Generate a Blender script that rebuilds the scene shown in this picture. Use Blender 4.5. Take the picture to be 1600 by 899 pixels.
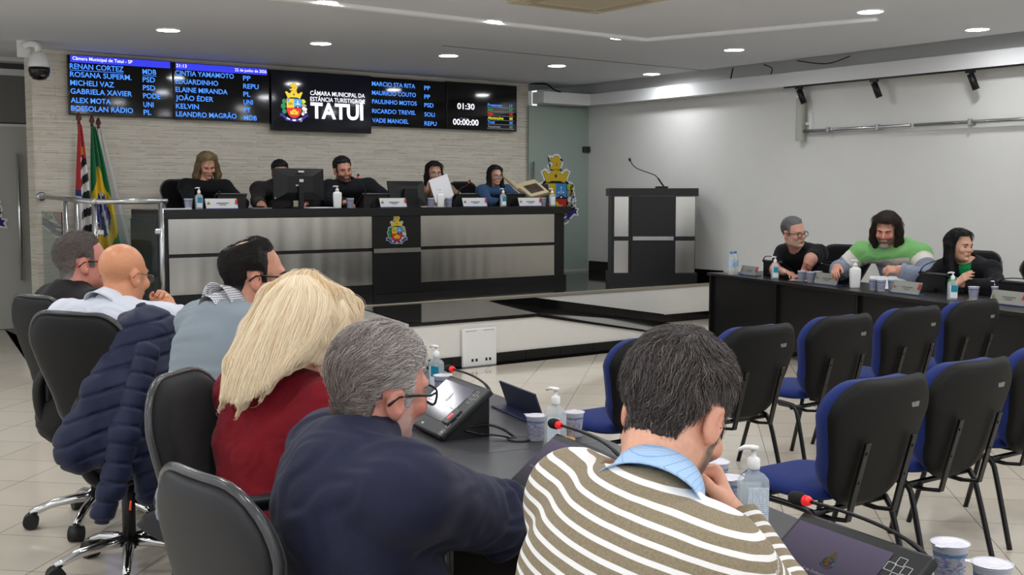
import bpy, bmesh, math, random
import numpy as np
from mathutils import Vector, Matrix, Euler

for _o in list(bpy.data.objects):
    bpy.data.objects.remove(_o)
SC = bpy.context.scene
COL = SC.collection
rnd = random.Random(7)
PI = math.pi

# ------------------------------------------------------------------ camera, world, exposure
cam_d = bpy.data.cameras.new('camera')
cam_d.sensor_width = 36.0
cam_d.lens = 36.0 * 1766.0 / 1600.0
cam_d.clip_start = 0.05
cam_d.clip_end = 60
cam = bpy.data.objects.new('camera', cam_d)
COL.objects.link(cam)
cam.location = (0, 0, 1.6)
cam.rotation_euler = Euler((math.radians(90 - 4.774), 0, math.radians(-36.0)), 'XYZ')
SC.camera = cam
cam_d.dof.use_dof = False

world = bpy.data.worlds.new('world')
SC.world = world
world.use_nodes = True
world.node_tree.nodes['Background'].inputs[0].default_value = (0.92, 0.96, 1.0, 1)
world.node_tree.nodes['Background'].inputs[1].default_value = 0.9  # sourceless soft fill, added through the sides left without walls

vs = SC.view_settings
SC.display_settings.display_device = 'sRGB'
vs.view_transform = 'Standard'
vs.look = 'None'
vs.exposure = 0.2
vs.gamma = 1.0
vs.use_curve_mapping = False
LAMP = 112.0          # radiance of the round ceiling downlights
SC.cycles.max_bounces = 8
SC.cycles.diffuse_bounces = 5
SC.cycles.glossy_bounces = 4
SC.cycles.transmission_bounces = 8
SC.cycles.transparent_max_bounces = 12
SC.cycles.caustics_reflective = False
SC.cycles.caustics_refractive = False
SC.cycles.sample_clamp_indirect = 6.0
SC.cycles.use_denoising = True

# ------------------------------------------------------------------ helpers
def lin(c):
    """sRGB 0-255 -> linear rgba"""
    r = []
    for v in c[:3]:
        v = v / 255.0
        r.append(v / 12.92 if v <= 0.04045 else ((v + 0.055) / 1.055) ** 2.4)
    return (r[0], r[1], r[2], 1.0)

class NT:
    """small node-tree helper"""
    def __init__(s, m):
        s.m = m; s.t = m.node_tree; s.n = s.t.nodes; s.l = s.t.links
        s.b = s.n['Principled BSDF']; s.out = s.n['Material Output']
    def add(s, ty, **kw):
        n = s.n.new(ty)
        for k, v in kw.items():
            setattr(n, k, v)
        return n
    def link(s, a, b): s.l.new(a, b)
    def coords(s, kind='Object'):
        return s.add('ShaderNodeTexCoord').outputs[kind]
    def mapping(s, src, scale=(1, 1, 1), rot=(0, 0, 0), loc=(0, 0, 0)):
        n = s.add('ShaderNodeMapping'); n.inputs['Scale'].default_value = scale
        n.inputs['Rotation'].default_value = rot; n.inputs['Location'].default_value = loc
        s.link(src, n.inputs['Vector']); return n.outputs[0]
    def noise(s, vec, scale, detail=3, rough=.5):
        n = s.add('ShaderNodeTexNoise'); n.inputs['Scale'].default_value = scale
        n.inputs['Detail'].default_value = detail; n.inputs['Roughness'].default_value = rough
        if vec is not None: s.link(vec, n.inputs['Vector'])
        return n.outputs['Fac']
    def ramp(s, fac, stops):
        n = s.add('ShaderNodeValToRGB'); e = n.color_ramp.elements
        while len(e) < len(stops): e.new(0.5)
        for i, (p, c) in enumerate(stops):
            e[i].position = p; e[i].color = c if len(c) == 4 else (*c, 1)
        s.link(fac, n.inputs[0]); return n.outputs[0]
    def math(s, op, a, b=None, c=None):
        n = s.add('ShaderNodeMath', operation=op)
        for i, v in enumerate((a, b, c)):
            if v is None: continue
            if isinstance(v, (int, float)): n.inputs[i].default_value = v
            else: s.link(v, n.inputs[i])
        return n.outputs[0]
    def mix(s, fac, a, b):
        n = s.add('ShaderNodeMix', data_type='RGBA')
        for i, v in ((0, fac), (6, a), (7, b)):
            if isinstance(v, (int, float)): n.inputs[i].default_value = v
            elif isinstance(v, tuple): n.inputs[i].default_value = v
            else: s.link(v, n.inputs[i])
        return n.outputs[2]
    def bump(s, h, strength=.3, dist=.01):
        n = s.add('ShaderNodeBump'); n.inputs['Strength'].default_value = strength
        n.inputs['Distance'].default_value = dist
        s.link(h, n.inputs['Height']); s.link(n.outputs[0], s.b.inputs['Normal'])

MATS = {}
def mat(name, col=None, rough=.5, metal=0., spec=.5, emit=None, estr=1., trans=0., ior=1.45, alpha=1., sheen=0., noise=0., nscale=40., bump=0., bscale=60.):
    if name in MATS: return MATS[name]
    m = bpy.data.materials.new(name); m.use_nodes = True
    t = NT(m); b = t.b
    c = lin(col) if col is not None else (.8, .8, .8, 1)
    b.inputs['Base Color'].default_value = c
    b.inputs['Roughness'].default_value = rough
    b.inputs['Metallic'].default_value = metal
    b.inputs['Specular IOR Level'].default_value = spec
    b.inputs['IOR'].default_value = ior
    b.inputs['Transmission Weight'].default_value = trans
    b.inputs['Alpha'].default_value = alpha
    if sheen: b.inputs['Sheen Weight'].default_value = sheen; b.inputs['Sheen Roughness'].default_value = .4
    if emit is not None:
        b.inputs['Emission Color'].default_value = lin(emit); b.inputs['Emission Strength'].default_value = estr
    if noise:
        f = t.noise(t.coords(), nscale, 4)
        d = tuple(max(0, x * (1 - noise)) for x in c[:3]); u = tuple(min(1, x * (1 + noise)) for x in c[:3])
        t.link(t.ramp(f, [(.3, d), (.7, u)]), b.inputs['Base Color'])
    if bump:
        t.bump(t.noise(t.coords(), bscale, 3), bump, .004)
    MATS[name] = m
    return m

def setmat(o, m):
    for x in (m if isinstance(m, (list, tuple)) else [m]): o.data.materials.append(x)

class MB:
    """collects shapes, then links them as ONE mesh object"""
    def __init__(s): s.bm = bmesh.new(); s.mi = 0
    def _fin(s, geom_verts, M=None):
        if M is not None: bmesh.ops.transform(s.bm, matrix=M, verts=geom_verts)
    def face(s, pts, mi=None):
        vs_ = [s.bm.verts.new(p) for p in pts]
        f = s.bm.faces.new(vs_); f.material_index = s.mi if mi is None else mi
        return f
    def box(s, c, size, rot=None, bev=0., seg=2):
        r = bmesh.ops.create_cube(s.bm, size=1.0)
        v = r['verts']
        bmesh.ops.scale(s.bm, vec=size, verts=v)
        fs = {f for x in v for f in x.link_faces}
        for f in fs: f.material_index = s.mi
        if bev:
            es = list({e for x in v for e in x.link_edges})
            g = bmesh.ops.bevel(s.bm, geom=es, offset=min(bev, min(size) * .49), segments=seg, affect='EDGES', profile=.5)
            v = list({x for f in g['faces'] for x in f.verts} | {x for x in v if x.is_valid})
            for f in g['faces']: f.material_index = s.mi
        M = Matrix.Translation(c)
        if rot is not None: M = M @ (rot.to_4x4() if isinstance(rot, Matrix) else Euler(rot).to_matrix().to_4x4())
        # bevelled verts: gather connected island
        s._fin(s._island(v), M); return s
    def _island(s, v):
        seen = set(); st = list(v)
        while st:
            x = st.pop()
            if x in seen: continue
            seen.add(x)
            for e in x.link_edges:
                y = e.other_vert(x)
                if y not in seen: st.append(y)
        return list(seen)
    def prism(s, poly, z0, z1, M=None, mi=None):
        """poly: ccw list of (x,y); extruded along z"""
        b = s.bm; mi = s.mi if mi is None else mi
        lo = [b.verts.new((x, y, z0)) for x, y in poly]; hi = [b.verts.new((x, y, z1)) for x, y in poly]
        n = len(poly)
        fs = [b.faces.new(list(reversed(lo))), b.faces.new(hi)]
        for i in range(n): fs.append(b.faces.new([lo[i], lo[(i + 1) % n], hi[(i + 1) % n], hi[i]]))
        for f in fs: f.material_index = mi
        s._fin(lo + hi, M); return s
    def tube(s, pts, r, n=10, cap=True, closed=False):
        pts = [Vector(p) for p in pts]; b = s.bm
        R = r if isinstance(r, (list, tuple)) else [r] * len(pts)
        rings = []; up = None; N = len(pts)
        for i, p in enumerate(pts):
            if closed: d = pts[(i + 1) % N] - pts[(i - 1) % N]
            elif i == 0: d = pts[1] - p
            elif i == N - 1: d = p - pts[i - 1]
            else: d = (pts[i + 1] - p).normalized() + (p - pts[i - 1]).normalized()
            if d.length < 1e-9: d = Vector((0, 0, 1))
            d.normalize()
            if up is None:
                up = Vector((0, 0, 1)) if abs(d.z) < .9 else Vector((1, 0, 0))
            x = up - d * up.dot(d)
            if x.length < 1e-6: x = d.orthogonal()
            x.normalize(); y = d.cross(x); up = x
            rings.append([b.verts.new(p + (x * math.cos(2 * PI * k / n) + y * math.sin(2 * PI * k / n)) * R[i]) for k in range(n)])
        m = N if closed else N - 1
        for i in range(m):
            A = rings[i]; B = rings[(i + 1) % N]
            for k in range(n):
                f = b.faces.new([A[k], A[(k + 1) % n], B[(k + 1) % n], B[k]]); f.material_index = s.mi; f.smooth = True
        if cap and not closed:
            f = b.faces.new(list(reversed(rings[0]))); f.material_index = s.mi
            f = b.faces.new(rings[-1]); f.material_index = s.mi
        return s
    def lathe(s, prof, n=24, M=None, cap0=True, cap1=True, sx=1., sy=1.):
        b = s.bm; rings = []
        for r, z in prof:
            rings.append([b.verts.new((r * sx * math.cos(2 * PI * k / n), r * sy * math.sin(2 * PI * k / n), z)) for k in range(n)])
        for i in range(len(prof) - 1):
            for k in range(n):
                f = b.faces.new([rings[i][k], rings[i][(k + 1) % n], rings[i + 1][(k + 1) % n], rings[i + 1][k]])
                f.material_index = s.mi; f.smooth = True
        if cap0: b.faces.new(list(reversed(rings[0]))).material_index = s.mi
        if cap1: b.faces.new(rings[-1]).material_index = s.mi
        s._fin([v for r in rings for v in r], M); return s
    def grid(s, P, closed_u=False, mi=None):
        """P: 2D list of points -> quad sheet"""
        b = s.bm; V = [[b.verts.new(p) for p in row] for row in P]
        n = len(V); m = len(V[0])
        for i in range(n - 1):
            for j in range(m if closed_u else m - 1):
                f = b.faces.new([V[i][j], V[i][(j + 1) % m], V[i + 1][(j + 1) % m], V[i + 1][j]])
                f.smooth = True; f.material_index = s.mi if mi is None else mi
        return V
    def ball(s, c, r, M=None, u=16, v=10):
        g = bmesh.ops.create_uvsphere(s.bm, u_segments=u, v_segments=v, radius=1.0)
        R = r if isinstance(r, (tuple, list)) else (r, r, r)
        for f in {f for x in g['verts'] for f in x.link_faces}: f.smooth = True; f.material_index = s.mi
        T = Matrix.Translation(c) @ (M.to_4x4() if M is not None else Matrix.Identity(4)) @ Matrix.Diagonal((*R, 1))
        s._fin(g['verts'], T); return s
    def build(s, name, m, parent=None, loc=(0, 0, 0), rot=(0, 0, 0), smooth=None, bevel=0., recalc=True):
        if recalc: bmesh.ops.recalc_face_normals(s.bm, faces=s.bm.faces[:])
        me = bpy.data.meshes.new(name); s.bm.to_mesh(me); s.bm.free()
        o = bpy.data.objects.new(name, me); COL.objects.link(o)
        setmat(o, m)
        o.location = loc; o.rotation_euler = rot
        if parent is not None: o.parent = parent
        if smooth is not None:
            for p in me.polygons: p.use_smooth = True
            try: me.set_sharp_from_angle(angle=math.radians(smooth))
            except Exception: pass
        if bevel:
            md = o.modifiers.new('bevel', 'BEVEL'); md.width = bevel; md.segments = 2; md.limit_method = 'ANGLE'
        return o

def thing(name, label, cat, loc=(0, 0, 0), rz=0., group=None):
    o = bpy.data.objects.new(name, None); COL.objects.link(o)
    o.empty_display_size = .1
    o.location = loc; o.rotation_euler = (0, 0, rz)
    o['label'] = label; o['category'] = cat
    if group: o['group'] = group
    return o
def tag(o, label, cat, group=None, kind=None):
    o['label'] = label; o['category'] = cat
    if group: o['group'] = group
    if kind: o['kind'] = kind
    return o
def struct(o):
    o['kind'] = 'structure'; return o
def dup(root, loc, rz, label=None, group=None):
    r = root.copy(); COL.objects.link(r); r.location = loc; r.rotation_euler = (0, 0, rz)
    if label: r['label'] = label
    if group: r['group'] = group
    for ch in list(root.children):
        c = ch.copy(); COL.objects.link(c); c.parent = r
        for g in list(ch.children):
            d = g.copy(); COL.objects.link(d); d.parent = c
    return r

def text_mesh(s, height, width=None, depth=.001, bold=.0, align='LEFT'):
    """lettering as a mesh in the xz plane, cap height and (optional) total width in metres; returns mesh data"""
    cu = bpy.data.curves.new('lettering', 'FONT'); cu.body = s; cu.size = 1.0
    cu.offset = bold; cu.resolution_u = 3
    o = bpy.data.objects.new('lettering', cu); COL.objects.link(o)
    dg = bpy.context.evaluated_depsgraph_get(); dg.update()
    me = bpy.data.meshes.new_from_object(o.evaluated_get(dg))
    bpy.data.objects.remove(o)
    co = np.zeros(len(me.vertices) * 3); me.vertices.foreach_get('co', co); co = co.reshape(-1, 3)
    co[:, 0] -= co[:, 0].min()
    k = height / .70
    w = co[:, 0].max() * k
    kx = k * (width / w) if width else k
    out = np.zeros_like(co); out[:, 0] = co[:, 0] * kx; out[:, 2] = co[:, 1] * k
    if align == 'CENTER': out[:, 0] -= out[:, 0].max() / 2
    if align == 'RIGHT': out[:, 0] -= out[:, 0].max()
    faces = [list(p.vertices) for p in me.polygons]
    bpy.data.meshes.remove(me)
    return out, faces

def letter_obj(name, items, m, parent, y=0., M=None):
    """one mesh per line of writing; items: (string, x, z(baseline), cap height, width or None, bold, material index, align)"""
    o = None
    for it in items:
        s, x, z, h, w, bold, mi = it[:7]
        co, fs = text_mesh(s, h, w, bold=bold, align=it[7] if len(it) > 7 else 'LEFT')
        co = co + np.array([x, y, z])
        me = bpy.data.meshes.new(name); me.from_pydata([tuple(v) for v in co], [], fs)
        o = bpy.data.objects.new(name, me); COL.objects.link(o); setmat(o, m[mi])
        if parent is not None: o.parent = parent
        if M is not None: o.matrix_local = M
    return o

def rrect(w, h, r, n=6, cx=0, cy=0):
    P = []
    for (sx, sy, a0) in ((1, 1, 0), (-1, 1, 90), (-1, -1, 180), (1, -1, 270)):
        for k in range(n + 1):
            a = math.radians(a0 + 90 * k / n)
            P.append((cx + sx * (w / 2 - r) + r * math.cos(a), cy + sy * (h / 2 - r) + r * math.sin(a)))
    return P
RX90 = Matrix.Rotation(PI / 2, 4, 'X')     # xy polygon -> xz plane facing -y
def bez(p0, p1, p2, p3, n=12):
    p0, p1, p2, p3 = map(Vector, (p0, p1, p2, p3)); R = []
    for i in range(n + 1):
        t = i / n; u = 1 - t
        R.append(p0 * u ** 3 + p1 * 3 * u * u * t + p2 * 3 * u * t * t + p3 * t ** 3)
    return R
def smooth_path(pts, n=6):
    P = [Vector(p) for p in pts]; R = []
    for i in range(len(P) - 1):
        a = P[max(i - 1, 0)]; b = P[i]; c = P[i + 1]; d = P[min(i + 2, len(P) - 1)]
        for k in range(n):
            t = k / n
            R.append(.5 * ((2 * b) + (c - a) * t + (2 * a - 5 * b + 4 * c - d) * t * t + (3 * b - a - 3 * c + d) * t ** 3))
    R.append(P[-1]); return R
# ------------------------------------------------------------------ materials
def m_floor():
    m = mat('porcelain_tile', (204, 196, 183), rough=.09, spec=.5); t = NT(m)
    v = t.mapping(t.coords(), rot=(0, 0, math.radians(45)), loc=(-.015, -.16, 0))
    # lines of the 46 cm diagonal tiles
    n = t.add('ShaderNodeTexBrick', offset=0., squash=1.)
    n.inputs['Scale'].default_value = 1; n.inputs['Mortar Size'].default_value = .0022
    n.inputs['Mortar Smooth'].default_value = .1
    n.inputs['Brick Width'].default_value = .46; n.inputs['Row Height'].default_value = .46
    n.inputs['Color1'].default_value = lin((206, 197, 182)); n.inputs['Color2'].default_value = lin((199, 189, 173))
    n.inputs['Mortar'].default_value = lin((120, 108, 94))
    t.link(v, n.inputs['Vector'])
    t.link(n.outputs['Color'], t.b.inputs['Base Color'])
    return m
def m_granite():
    m = mat('black_granite_tile', (14, 14, 14), rough=.06, spec=.6); t = NT(m)
    n = t.add('ShaderNodeTexBrick', offset=0.)
    n.inputs['Scale'].default_value = 1; n.inputs['Mortar Size'].default_value = .002
    n.inputs['Brick Width'].default_value = .45; n.inputs['Row Height'].default_value = .45
    n.inputs['Color1'].default_value = lin((24, 23, 22)); n.inputs['Color2'].default_value = lin((30, 28, 26)); n.inputs['Mortar'].default_value = lin((84, 80, 74))
    t.link(t.mapping(t.coords(), loc=(.1, .2, 0)), n.inputs['Vector'])
    t.link(n.outputs['Color'], t.b.inputs['Base Color'])
    return m
def m_stone():
    m = mat('stacked_stone', (190, 182, 168), rough=.8, spec=.2); t = NT(m)
    co = t.coords()
    w = t.noise(t.mapping(co, scale=(1.2, 1, 6)), 1.5, 2)
    sep = t.add('ShaderNodeSeparateXYZ'); t.link(co, sep.inputs[0])
    cmb = t.add('ShaderNodeCombineXYZ')
    t.link(sep.outputs[0], cmb.inputs[0])
    t.link(t.math('ADD', sep.outputs[2], t.math('MULTIPLY', w, .018)), cmb.inputs[1])
    hs = []
    for (bw, rh, off, sc) in ((.33, .028, .37, 1.), (.47, .041, .61, 1.)):
        n = t.add('ShaderNodeTexBrick', offset=off, offset_frequency=2, squash=1.4, squash_frequency=3)
        n.inputs['Scale'].default_value = sc; n.inputs['Brick Width'].default_value = bw; n.inputs['Row Height'].default_value = rh
        n.inputs['Mortar Size'].default_value = .0016; n.inputs['Mortar Smooth'].default_value = .4
        n.inputs['Color1'].default_value = (.15, .15, .15, 1); n.inputs['Color2'].default_value = (.95, .95, .95, 1); n.inputs['Mortar'].default_value = (0, 0, 0, 1)
        t.link(cmb.outputs[0], n.inputs['Vector']); hs.append(n)
    h1 = t.add('ShaderNodeRGBToBW'); t.link(hs[0].outputs['Color'], h1.inputs[0])
    h2 = t.add('ShaderNodeRGBToBW'); t.link(hs[1].outputs['Color'], h2.inputs[0])
    big = t.noise(t.mapping(co, scale=(1, 1, 3)), 6., 4)
    hh = t.math('ADD', t.math('MULTIPLY', h1.outputs[0], .6), t.math('MULTIPLY', h2.outputs[0], .4))
    hh = t.math('ADD', hh, t.math('MULTIPLY', big, .5))
    # deep gaps only here and there, as in real stacked stone
    gap = t.math('MULTIPLY', hs[1].outputs['Fac'], t.math('GREATER_THAN', t.noise(t.mapping(co, scale=(2.2, 1, 14)), 2.2, 2), .53))
    gap2 = t.math('MULTIPLY', hs[0].outputs['Fac'], .22)
    g = t.math('MAXIMUM', gap, gap2)
    base = t.ramp(hh, [(.2, lin((202, 193, 176))), (.55, lin((214, 206, 190))), (.95, lin((226, 219, 205)))])
    dark = lin((84, 78, 66))
    t.link(t.mix(t.math('MULTIPLY', g, .9), base, dark), t.b.inputs['Base Color'])
    t.bump(t.math('SUBTRACT', hh, t.math('MULTIPLY', g, 1.0)), .40, .012)
    return m
def m_steel():
    m = mat('brushed_steel', (196, 192, 184), rough=.25, metal=1.); t = NT(m); b = t.b
    co = t.coords()
    streak = t.noise(t.mapping(co, scale=(2.6, 2.6, .22)), 1.6, 1)
    fine = t.noise(t.mapping(co, scale=(3, 3, 300)), 2, 1)
    t.link(t.ramp(fine, [(.3, (.22, .22, .22)), (.7, (.27, .27, .27))]), b.inputs['Roughness'])
    t.bump(streak, .35, .04)
    b.inputs['Anisotropic'].default_value = .75
    tg = t.add('ShaderNodeTangent', direction_type='RADIAL', axis='Z'); t.link(tg.outputs[0], b.inputs['Tangent'])
    return m
FLOORM = m_floor(); GRAN = m_granite(); STONE = m_stone(); STEEL = m_steel()
WALLW = mat('white_wall_paint', (214, 213, 209), rough=.75, spec=.2, noise=.015, nscale=3)
CEILW = mat('ceiling_paint', (218, 221, 227), rough=.85, spec=.15, noise=.01, nscale=2)
TRIMW = mat('white_gypsum_trim', (222, 222, 222), rough=.6, spec=.25)
RISERW = mat('white_riser_paint', (222, 220, 214), rough=.55, spec=.3, noise=.012, nscale=8)
BLKLAM = mat('black_laminate', (19, 18, 18), rough=.33, spec=.45, noise=.15, nscale=120)
BLKLAM2 = mat('charcoal_laminate', (62, 62, 65), rough=.30, spec=.45, noise=.05, nscale=220)
CHROME = mat('chrome', (215, 215, 215), rough=.12, metal=1.)
SATIN = mat('satin_steel_tube', (190, 191, 192), rough=.27, metal=1.)
BLKPL = mat('black_plastic', (17, 17, 18), rough=.42, spec=.4)
BLKGL = mat('black_gloss_plastic', (8, 8, 9), rough=.14, spec=.5)
DKMET = mat('black_painted_tube', (10, 10, 11), rough=.28, spec=.5)
WHTPL = mat('white_plastic', (228, 228, 226), rough=.35)
NOSE = mat('beige_nosing', (150, 143, 126), rough=.35, spec=.4)
BASET = mat('black_tile_skirting', (16, 16, 16), rough=.12, spec=.5)
GROUT = mat('grey_grout', (120, 118, 112), rough=.8)
REDP = mat('red_plastic', (190, 24, 26), rough=.4)
PAPER = mat('white_paper', (226, 226, 228), rough=.85, spec=.2)

# ------------------------------------------------------------------ room shell
b = MB(); b.box((3.5, 5.2, -.05), (15, 19, .1)); struct(b.build('floor', FLOORM))
b = MB(); b.box((3.225, 5.2, 3.20), (14.45, 19, .1)); b.box((10.6, 5.2, 3.55), (.6, 19, .1)); b.box((10.33, 5.2, 3.4), (.06, 19, .3)); struct(b.build('ceiling', CEILW))
b = MB(); b.box((10.9, 5.0, 1.77), (.2, 18.4, 3.64)); struct(b.build('wall_right', WALLW))
b = MB(); b.box((6.39, 13.15, 1.6), (6.68, .3, 3.3)); struct(b.build('wall_front', STONE))
b = MB(); b.box((3.5, 14.65, 1.6), (15, .1, 3.3)); struct(b.build('wall_far', mat('grey_hall_paint', (150, 150, 146), rough=.8)))
# recessed black base tile of the right wall on the dais, thin parts of the skirting elsewhere
b = MB(); b.box((10.79, 11.55, .525), (.02, 2.7, .15)); b.box((10.79, 2.9, .06), (.02, 14., .12)); struct(b.build('baseboard_right', BASET))
# light trough (box cornice) along the right wall and over the glass panel
b = MB()
b.box((10.69, 4.2, 2.94), (.22, 16.9, .16)); struct(b.build('trim_1', TRIMW))
b = MB(); b.box((10.155, 12.77, 2.94), (.85, .26, .16)); struct(b.build('trim_2', TRIMW))
# cornice over the left door
b = MB(); b.box((1.5, 14.1, 3.165), (3.9, .24, .115)); struct(b.build('trim_3', TRIMW))
# left door: frame, leaves, handle
d = bpy.data.objects.new('door_1', None); COL.objects.link(d); d.location = (2.4, 14.2, 0); d['kind'] = 'structure'
b = MB(); b.box((-.35, 0, 3.0), (2.75, .1, .07)); b.box((.975, 0, 1.5), (.06, .1, 3.06)); b.box((-.35, .01, 2.39), (2.6, .05, .03)); b.build('door_frame', TRIMW, d)
GLD = mat('grey_film_glass', (186, 186, 178), rough=.3, spec=.4)
GLT = mat('mirror_fanlight_glass', (120, 120, 118), rough=.05, spec=.9)
b = MB(); b.box((-.35, .02, 1.19), (2.6, .02, 2.37)); b.build('door_leaf', GLD, d)
b = MB(); b.box((-.35, .02, 2.70), (2.6, .02, .56)); b.build('fanlight', GLT, d)
b = MB(); b.tube([(.735, -.07, .58), (.735, -.07, 2.06)], .022, 12); b.tube([(.735, -.07, .8), (.735, .01, .8)], .012, 8); b.tube([(.735, -.07, 1.85), (.735, .01, 1.85)], .012, 8); b.build('door_handle', CHROME, d)
b = MB(); b.box((.90, -.01, 1.09), (.045, .03, .15), bev=.01); b.build('door_lock', SATIN, d)
b = MB(); b.box((.90, -.01, .09), (.12, .04, .10), bev=.005); b.build('door_hinge', SATIN, d)
# frosted green glass pane on the right of the stone
w = bpy.data.objects.new('window_1', None); COL.objects.link(w); w.location = (10.24, 12.95, 0); w['kind'] = 'structure'
GREENG = mat('green_tinted_glass', (150, 164, 154), rough=.3, spec=.5, noise=.02, nscale=2)
b = MB(); b.box((.02, .0, 1.66), (1.12, .02, 2.36)); b.build('window_pane', GREENG, w)
b = MB(); b.box((.02, -.005, .465), (1.12, .05, .03)); b.build('window_sill', mat('beige_sealant', (190, 186, 170), rough=.6), w)
b = MB(); b.box((.50, -.03, 2.24), (.12, .05, .09), bev=.006); b.mi = 0; b.build('window_hinge', mat('dark_hinge', (70, 72, 70), rough=.3, metal=.8), w)
b = MB(); b.tube([(-.49, -.05, .9), (-.49, -.05, 2.05)], .016, 10); b.tube([(-.49, -.05, 1.0), (-.49, 0, 1.0)], .008, 8); b.tube([(-.49, -.05, 1.95), (-.49, 0, 1.95)], .008, 8); b.build('window_handle', CHROME, w)
# blocks the hall beyond the glass
# ------------------------------------------------------------------ dais, landing and ramp
b = MB(); b.box((6.87, 11.72, .2249), (7.86, 3.1, .45)); o = struct(b.build('floor_dais', GRAN))
b = MB(); b.box((6.5, 12.47, .575), (4.9, .94, .25)); struct(b.build('floor_inner_step', GRAN))
b = MB(); b.box((6.87, 10.185, .4515), (7.86, .075, .004)); b.box((6.87, 10.146, .437), (7.86, .008, .026)); struct(b.build('trim_4', NOSE))
LND = [(5.13, 8.62), (6.55, 8.62), (6.9, 10.14), (5.45, 10.14)]
b = MB()
zt = .447
b.face([(5.13, 8.6, zt), (6.55, 8.6, zt), (6.9, 10.15, zt), (5.45, 10.15, zt)])
b.face([(6.55, 8.6, zt), (8.95, 8.6, .003), (9.75, 10.15, .003), (6.9, 10.15, zt)])
struct(b.build('floor_landing', GRAN))
b = MB()   # white riser walls under the landing, the ramp and along the dais
b.face([(5.15, 8.615, 0), (8.93, 8.615, 0), (8.93, 8.615, .002), (6.55, 8.615, .43), (5.15, 8.615, .43)])
b.face([(5.15, 8.615, 0), (5.15, 8.615, .43), (5.47, 10.15, .43), (5.47, 10.15, 0)])
struct(b.build('wall_landing', RISERW, recalc=False))
b = MB(); b.box((6.87, 10.158, .21), (7.86, .008, .42)); struct(b.build('wall_dais', RISERW))
b = MB(); b.box((4.18, 10.10, .2), (2.5, .1, .40)); struct(b.build('floor_step', GRAN))
b = MB(); b.box((2.933, 11.72, .21), (.01, 3.1, .42)); struct(b.build('wall_dais_side', RISERW))
b = MB(); b.box((5.84, 8.604, .430), (1.43, .02, .028)); b.prism([(6.55, .444), (6.55, .416), (8.93, -.005), (8.95, .006)], -8.62, -8.594, Matrix.Rotation(PI / 2, 4, 'X')); struct(b.build('trim_5', mat('black_edge_strip', (18, 18, 14), rough=.25)))
# black tile skirting with grout lines
b = MB()
x = 5.15
while x < 8.8:
    x1 = min(x + .42, 8.8); h = .105 if x1 < 8.35 else max(.012, (8.93 - x1) * .185)
    b.prism([(x + .002, 0), (x1 - .002, 0), (x1 - .002, h), (x + .002, .105 if x1 < 8.7 else h)], -8.61, -8.598, RX90)
    x = x1
struct(b.build('baseboard_landing', BASET))
b = MB()
def rz(x): return .447 - (x - 6.9) * .447 / 2.85
x = 6.9
while x < 9.7:
    x1 = x + .40; za, zb = max(rz(x), 0), max(rz(x1), 0)
    b.prism([(x + .002, za), (x1 - .002, zb), (x1 - .002, min(zb + .1, .424)), (x + .002, min(za + .1, .424))], -10.156, -10.148, RX90); x = x1
while x < 10.75:
    x1 = min(x + .40, 10.79); b.box(((x + x1) / 2, 10.150, .05), (x1 - x - .004, .012, .10)); x = x1
struct(b.build('baseboard_dais', BASET))
b = MB(); b.face([(3.1, 14.15, .003), (2.63, 11.55, .003), (2.2, 9.0, .003), (2.9, 9.0, .003), (2.93, 10.1, .003), (2.93, 14.15, .003)]); struct(b.build('floor_dark_strip', mat('dark_grey_strip', (116, 110, 102), rough=.4)))  # thin sheet coloured darker than the floor around it
b = MB(); b.box((7.0, 8.56, .0025), (3.7, .075, .004)); struct(b.build('trim_6', BASET))

# ------------------------------------------------------------------ ceiling fixtures
LED = mat('downlight_diffuser', (255, 255, 255), emit=(250, 252, 255), estr=LAMP)
RING = mat('downlight_ring', (236, 236, 232), rough=.4)
def downlight(x, y, label, first=[None]):
    if first[0] is None:
        r = thing('ceiling_downlight', label, 'downlight', (x, y, 3.15), 0, 'round downlights in the ceiling')
        b = MB(); b.lathe([(.118, 0), (.118, -.008), (.104, -.012), (.104, 0)], 32, cap0=False, cap1=False); b.build('ring', RING, r)
        b = MB(); b.lathe([(.104, -.001), (.104, -.009)], 32, cap0=False, cap1=True); b.build('diffuser', LED, r)
        first[0] = r; return r
    return dup(first[0], (x, y, 3.15), 0, label)
for (x, y, l) in (
    (3.765, 10.735, 'downlight above the left names screen, first of the row nearest the stone wall'),
    (5.37, 10.755, 'downlight above the logo screen, second of the row nearest the stone wall'),
    (7.0, 10.85, 'downlight third from the left in the row nearest the stone wall'),
    (8.617, 10.935, 'downlight fourth from the left in the row nearest the stone wall, above the glass panel'),
    (10.207, 10.964, 'downlight at the right end of the stone wall row, closest to the corner'),
    (4.26, 8.445, 'downlight at the left end of the white ceiling conduit, cut by the top edge'),
    (5.94, 8.51, 'downlight in the middle of the long white ceiling conduit'),
    (7.593, 8.607, 'downlight beside the bend of the white ceiling conduit'),
    (9.217, 8.606, 'downlight between the conduit bend and the dark slot beside the right wall'),
    (8.233, 6.133, 'downlight just above the right end of the white ceiling conduit'),
    (9.94, 6.195, 'downlight nearest the top right corner, above the black track')):
    downlight(x, y, l)
for yy in (8.45, 6.15, 3.85, 1.55, -.75, -3.0):       # the rest of the ceiling grid, outside the frame
    for xx in (-2.6, -.9, .9, 2.6, 4.3, 6.0, 7.6, 9.25):
        if yy > 8 and xx > 2.7: continue
        if 5.5 < yy < 7 and xx > 7: continue
        downlight(xx, yy, 'round ceiling downlight out of view above the seats')

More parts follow.
